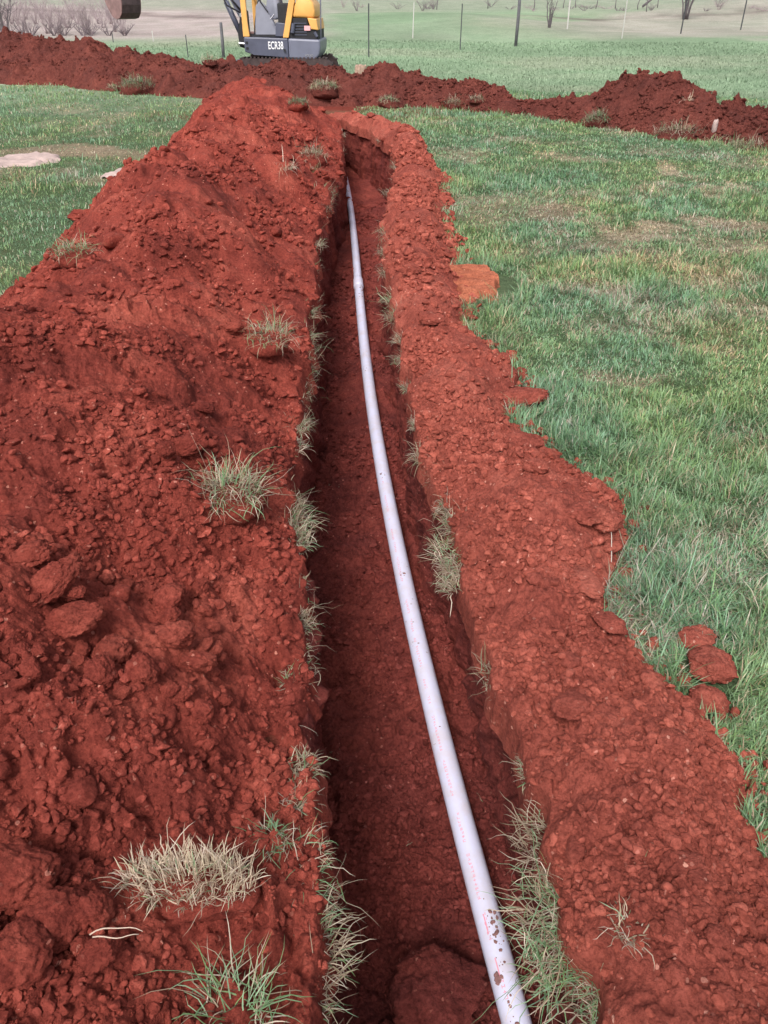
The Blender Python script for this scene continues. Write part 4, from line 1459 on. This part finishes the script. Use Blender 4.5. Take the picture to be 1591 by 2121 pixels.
# boom, arm, bucket (slew slightly off the chassis line)
bm = bmesh.new()
add_prism(bm, [(-1.20, .74), (-.98, .68), (-.955, .95), (-.96, 1.50), (-1.06, 1.55), (-1.14, 1.35), (-1.22, 1.0)], -.16, .16, .015)
ex('swing_post', bm, M_BLK)
bm = bmesh.new()
add_tube(bm, [(-1.20, -.22, .82), (-.97, -.22, .80)], .035, 10)
add_tube(bm, [(-1.08, -.24, 1.42), (-1.08, .24, 1.42)], .045, 12)
ex('pivot_pin', bm, M_STL)
bm = bmesh.new()
add_prism(bm, [(-1.16, 1.36), (-1.00, 1.44), (-1.22, 2.0), (-1.46, 2.60), (-1.72, 2.95), (-2.5, 3.25), (-2.95, 3.25), (-2.95, 3.10), (-2.5, 2.98), (-1.95, 2.72), (-1.72, 2.48), (-1.46, 1.95)], -.11, .11, .015)
ex('boom', bm, M_GR2)
bm = bmesh.new()
add_tube(bm, [(-1.14, -.02, .95), (-1.47, -.02, 1.70)], .065, 14)
cyl = ex('boom_cylinder', bm, M_GRY, None, True)
bm = bmesh.new()
add_tube(bm, [(-1.46, -.02, 1.68), (-1.66, -.02, 2.18), (-1.60, -.02, 2.35)], .035, 12)
ex('piston_rod', bm, M_STL, cyl, True)
bm = bmesh.new()
add_tube(bm, [(-1.08, -.15, 1.50), (-1.28, -.17, 1.72), (-1.40, -.16, 2.05), (-1.62, -.14, 2.5)], .022, 8)
add_tube(bm, [(-1.05, -.15, 1.44), (-1.42, -.2, 1.62), (-1.60, -.16, 1.95)], .018, 8)
ex('hose', bm, M_BLK, None, True)
bm = bmesh.new()
add_prism(bm, [(-2.72, 3.42), (-2.95, 3.46), (-3.42, 2.95), (-4.14, 2.12), (-4.0, 2.04), (-3.12, 2.85), (-2.75, 3.2)], -.09, .09, .012)
ex('arm', bm, M_GR2)
bm = bmesh.new()
add_tube(bm, [(-3.0, .0, 3.36), (-3.92, .0, 2.46)], .05, 12)
ex('bucket_cylinder', bm, M_GRY, None, True)
bk = bpy.data.objects.new('bucket', None)
bk.parent = EX
bk.location = (-4.10, 0, 1.68)
bk.scale = (.92, .92, .92)
bk.rotation_euler = (0, 0, -.62)
# bucket as one shell mesh + parts
COL.objects.link(bk)
prof = [(-.40, .34), (-.36, .12), (-.24, -.12), (-.08, -.33), (.06, -.385), (.22, -.36), (.34, -.24), (.40, -.05), (.42, .2), (.41, .42)]
bm = bmesh.new()
for k in range(len(prof) - 1):
    (x0, z0), (x1, z1) = prof[k], prof[k + 1]
    nx_, nz_ = (z1 - z0), -(x1 - x0)
    l_ = math.hypot(nx_, nz_)
    nx_, nz_ = -nx_ / l_ * .02, -nz_ / l_ * .02
    a1 = [bm.verts.new(q) for q in ((x0, -.30, z0), (x1, -.30, z1), (x1, .30, z1), (x0, .30, z0))]
    a2 = [bm.verts.new(q) for q in ((x0 + nx_, -.30, z0 + nz_), (x1 + nx_, -.30, z1 + nz_), (x1 + nx_, .30, z1 + nz_), (x0 + nx_, .30, z0 + nz_))]
    bm.faces.new(a1)
    bm.faces.new(list(reversed(a2)))
    for i in range(4):
        j = (i + 1) % 4
        bm.faces.new((a1[i], a2[i], a2[j], a1[j]))
bmesh.ops.remove_doubles(bm, verts=bm.verts, dist=.0005)
sh = bm_obj('bucket_shell', bm, M_RSTD, bk)
for y_ in (-.31, .31):
    bm = bmesh.new()
    add_prism(bm, [(x * .985, z * .985) for x, z in prof], y_ - .012, y_ + .012)
    bm_obj('side_plate', bm, M_RST, bk)
bm = bmesh.new()
for y_ in (-.24, -.08, .08, .24):
    add_box(bm, (-.43, y_, .40), (.05, .07, .18), Matrix.Rotation(-.2, 3, 'Y'), .008)
bm_obj('teeth', bm, M_GR2, bk)
bm = bmesh.new()
for y_ in (-.10, .10):
    add_prism(bm, [(-.05, .36), (.40, .10), (.44, .40), (.12, .58), (-.02, .52)], y_ - .015, y_ + .015)
bm_obj('bucket_ears', bm, M_GRY, bk)
EX.rotation_euler = (0, 0, -0.03)
EX.scale = (.92, .92, .92)
EX.location = (-2.28, 21.0, .06)

# ------------------------------------------------------------------ fence posts, stump, shrubs and brush
M_WOOD = flat_mat('grey_wood', (0.13, 0.125, 0.14), 0.85, var=0.3, scale=9, bump=.01)
M_TPOST = flat_mat('dark_steel_post', (0.055, 0.06, 0.065), 0.7, var=0.3, scale=9)
M_PALEP = flat_mat('pale_post', (0.50, 0.48, 0.46), 0.8, var=0.1)


def ground_hit(px, py):
    lo, hi = 5.0, 200.0
    for _ in range(60):
        m_ = (lo + hi) / 2
        q = atd(px, py, m_)
        if q[2] > terrain(np.array([q[0]]), np.array([m_]))[0]:
            lo = m_
        else:
            hi = m_
    q = atd(px, py, lo)
    return q


for (px, py, top, r_, kind, lab) in (
        (1068, 96, 1.95, .055, 'wood', 'thick grey wooden fence post in the middle of the pasture'),
        (463, 119, .95, .05, 'wood', 'short dark wooden post left of the excavator boom'),
        (390, 119, .62, .014, 't', 'thin stake left of the short dark wooden post'),
        (764, 118, 1.45, .020, 't', 'thin steel fence post just right of the tree stump'),
        (855, 79, 1.15, .018, 'p', 'thin pale steel post right of the excavator'),
        (953, 104, 1.35, .018, 't', 'thin steel post between the excavator and the thick wooden post'),
        (1175, 60, 1.25, .028, 'p', 'whitish post right of the small bare shrub'),
        (1288, 80, 1.45, .018, 'p', 'faint pale post left of the big bare shrub'),
        (1410, 70, 1.6, .026, 't', 'dark steel fence post in front of the big bare shrub'),
        (1534, 62, 1.75, .026, 't', 'dark steel fence post at the far right of the pasture'),
        (235, 88, .30, .016, 't', 'tiny stake behind the far left ridge'), (318, 86, .34, .016, 'p', 'tiny pale stake behind the far left ridge')):
    g = ground_hit(px, py)
    bm = bmesh.new()
    if kind == 'wood':
        add_tube(bm, [(0, 0, -.15), (.01, 0, top * .5), (.0, .01, top * .97), (0, 0.01, top)], [r_ * 1.05, r_, r_ * .95, r_ * .8], 12)
        o = bm_obj('wooden_post', bm, M_WOOD, smooth=True)
    else:
        add_box(bm, (0, 0, top / 2 - .1), (r_ * 2, r_ * .5, top + .2))
        add_box(bm, (0, r_ * .9, top / 2 - .1), (r_ * .5, r_ * 1.3, top + .2))
        for z_ in np.arange(.15, top, .12):
            add_box(bm, (0, -r_ * .4, z_), (r_ * 1.2, r_ * .35, .02))
        o = bm_obj('fence_post', bm, M_TPOST if kind == 't' else M_PALEP)
    o.location = g
    o.rotation_euler = (random.uniform(-.02, .02), random.uniform(-.02, .03), random.uniform(-.3, .3))
    tag(o, lab, 'fence post', 'fence posts in the pasture')

g = ground_hit(747, 140)
bm = bmesh.new()
n_ = 18
rg = []
for z_, rr in ((-.1, .21), (.0, .20), (.12, .165), (.30, .155), (.36, .15)):
    rg.append([bm.verts.new(((rr * (1 + .12 * math.sin(k * 2.1) + .08 * math.cos(k * 3.7))) * math.cos(6.283 * k / n_), (rr * (1 + .12 * math.sin(k * 2.1))) * math.sin(6.283 * k / n_), z_ + (.03 * math.sin(k * 1.7) if z_ > .3 else 0))) for k in range(n_)])
for a_, b_ in zip(rg, rg[1:]):
    for k in range(n_):
        bm.faces.new((a_[k], a_[(k + 1) % n_], b_[(k + 1) % n_], b_[k]))
bm.faces.new(rg[-1])
M_STUMP = flat_mat('stump_wood', (0.40, 0.27, 0.21), 0.9, var=0.35, scale=7, bump=.02)
o = bm_obj('tree_stump', bm, M_STUMP)
o.location = (g[0], min(g[1], 23.5), terrain(np.array([g[0]]), np.array([min(g[1], 23.5)]))[0])
q = atd(747, 131, 21.0)
o.scale = (.82, .82, .82)
o.location = (q[0], 21.0, 0.06)
tag(o, 'short pale tree stump behind the clay ridge right of the excavator', 'tree stump')

M_TWIG = flat_mat('bare_twig', (0.135, 0.115, 0.125), 0.9, var=0.2, scale=12)
M_BRUSH = flat_mat('dry_brush', (0.36, 0.29, 0.30), 0.95, var=0.3, scale=8)
M_BRUSHD = flat_mat('dark_brush', (0.19, 0.155, 0.17), 0.95, var=0.3, scale=8)


def shrub(px, py, nstem, h_, spread, r0, label, mat, group=None, seed=1, twigs=5, cat='bare shrub', name='bare_shrub', loc=None):
    rn = random.Random(seed)
    g = ground_hit(px, py) if loc is None else loc
    root = empty(name, [float(v) for v in g])
    bs, bt = bmesh.new(), bmesh.new()
    for k in range(nstem):
        a = rn.random() * 6.28
        sp = spread * rn.uniform(.35, 1)
        hh = h_ * rn.uniform(.7, 1.05)
        pts = []
        for j in range(7):
            t = j / 6
            pts.append(Vector((math.cos(a) * (.08 * h_ * .4 + sp * t ** 1.3) + rn.gauss(0, .012 * h_), math.sin(a) * (.05 * h_ * .4 + sp * .8 * t ** 1.3) + rn.gauss(0, .012 * h_), hh * t - .05)))
        add_tube(bs, pts, [r0 * (1 - .85 * j / 6) for j in range(7)], 6)
        for q in range(twigs):
            j = rn.randint(2, 5)
            b = pts[j]
            dv = Vector((rn.gauss(0, .5), rn.gauss(0, .5), rn.uniform(.5, 1.2))).normalized() * h_ * rn.uniform(.12, .32)
            mid_ = b + dv * .5 + Vector((rn.gauss(0, .03), rn.gauss(0, .03), .02)) * h_
            add_tube(bt, [b, mid_, b + dv], [r0 * .28, r0 * .2, r0 * .1], 4)
            for _ in range(2):
                d2 = Vector((rn.gauss(0, .5), rn.gauss(0, .5), rn.uniform(.3, 1.0))).normalized() * h_ * rn.uniform(.06, .16)
                add_tube(bt, [mid_, mid_ + d2], [r0 * .16, r0 * .07], 3)
    bm_obj('stems', bs, mat, root, True)
    bm_obj('twigs', bt, mat, root)
    tag(root, label, cat, group)
    return root


shrub(1420, 40, 13, 2.6, .95, .045, 'big multi stemmed bare shrub behind the steel fence post', M_TWIG, None, 4)
shrub(1137, 57, 5, 1.35, .45, .03, 'small bare shrub right of the thick wooden post', M_TWIG, None, 5)
shrub(12, 84, 10, 2.4, .9, .03, 'dark bare bush at the left picture edge above the ridge', M_BRUSHD, None, 6, 9)
GB = 'dry brush at the left edge of the pasture'
rb_ = random.Random(9)
for k in range(26):
    px, py = 5 + k * 10 + rb_.uniform(-6, 6), rb_.choice((72, 70, 66, 58, 50, 40))
    shrub(px, py, 12, rb_.uniform(.9, 1.4), .8, .014, 'pinkish grey leafless brush behind the far left ridge', M_BRUSH, GB, 20 + k, 6, 'brush', 'dry_brush')
for k in range(9):
    shrub(15 + k * 30 + rb_.uniform(-9, 9), 74, 8, .5, .6, .02, 'low dark purple brush at the foot of the pinkish grey thicket', M_BRUSHD, 'low dark brush below the thicket', 150 + k, 5, 'brush', 'dry_brush')
GH = 'scrub along the far hedge line'
rh_ = random.Random(31)
for k in range(34):
    px = rh_.uniform(700, 1610)
    py = rh_.uniform(14, 23)
    if 1370 < px < 1460:
        continue
    shrub(px, py, 8, rh_.choice((.2, .25, .3, .45, .7)), rh_.uniform(.4, 1.1), .014, 'low dark scrub bush in the far hedge line', M_BRUSHD if k % 3 else M_BRUSH, GH, 60 + k, 6, 'scrub bush', 'scrub_bush')
GT = 'bare saplings along the far hedge line'
for k, (px, py) in enumerate(((905, 20), (1008, 18), (1108, 20), (1165, 17), (1195, 16), (1235, 18), (1276, 18), (1320, 20), (1340, 24), (1364, 16))):
    shrub(px, py, 1, 1.9, .2, .03, 'thin bare sapling standing in the far hedge line', M_TWIG, GT, 90 + k, 9, 'sapling', 'bare_sapling')
# fallen branch in the hedge
bm = bmesh.new()
g0, g1 = ground_hit(1330, 18), ground_hit(1365, 14)
add_tube(bm, [(g0[0], g0[1], g0[2] + .1), ((g0[0] + g1[0]) / 2, g0[1], g0[2] + .55), (g1[0], g0[1], g0[2] + .7)], [.07, .06, .03], 7)
tag(bm_obj('fallen_branch', bm, M_TWIG, smooth=True), 'leaning dead branch in the hedge line left of the big bare shrub', 'branch')
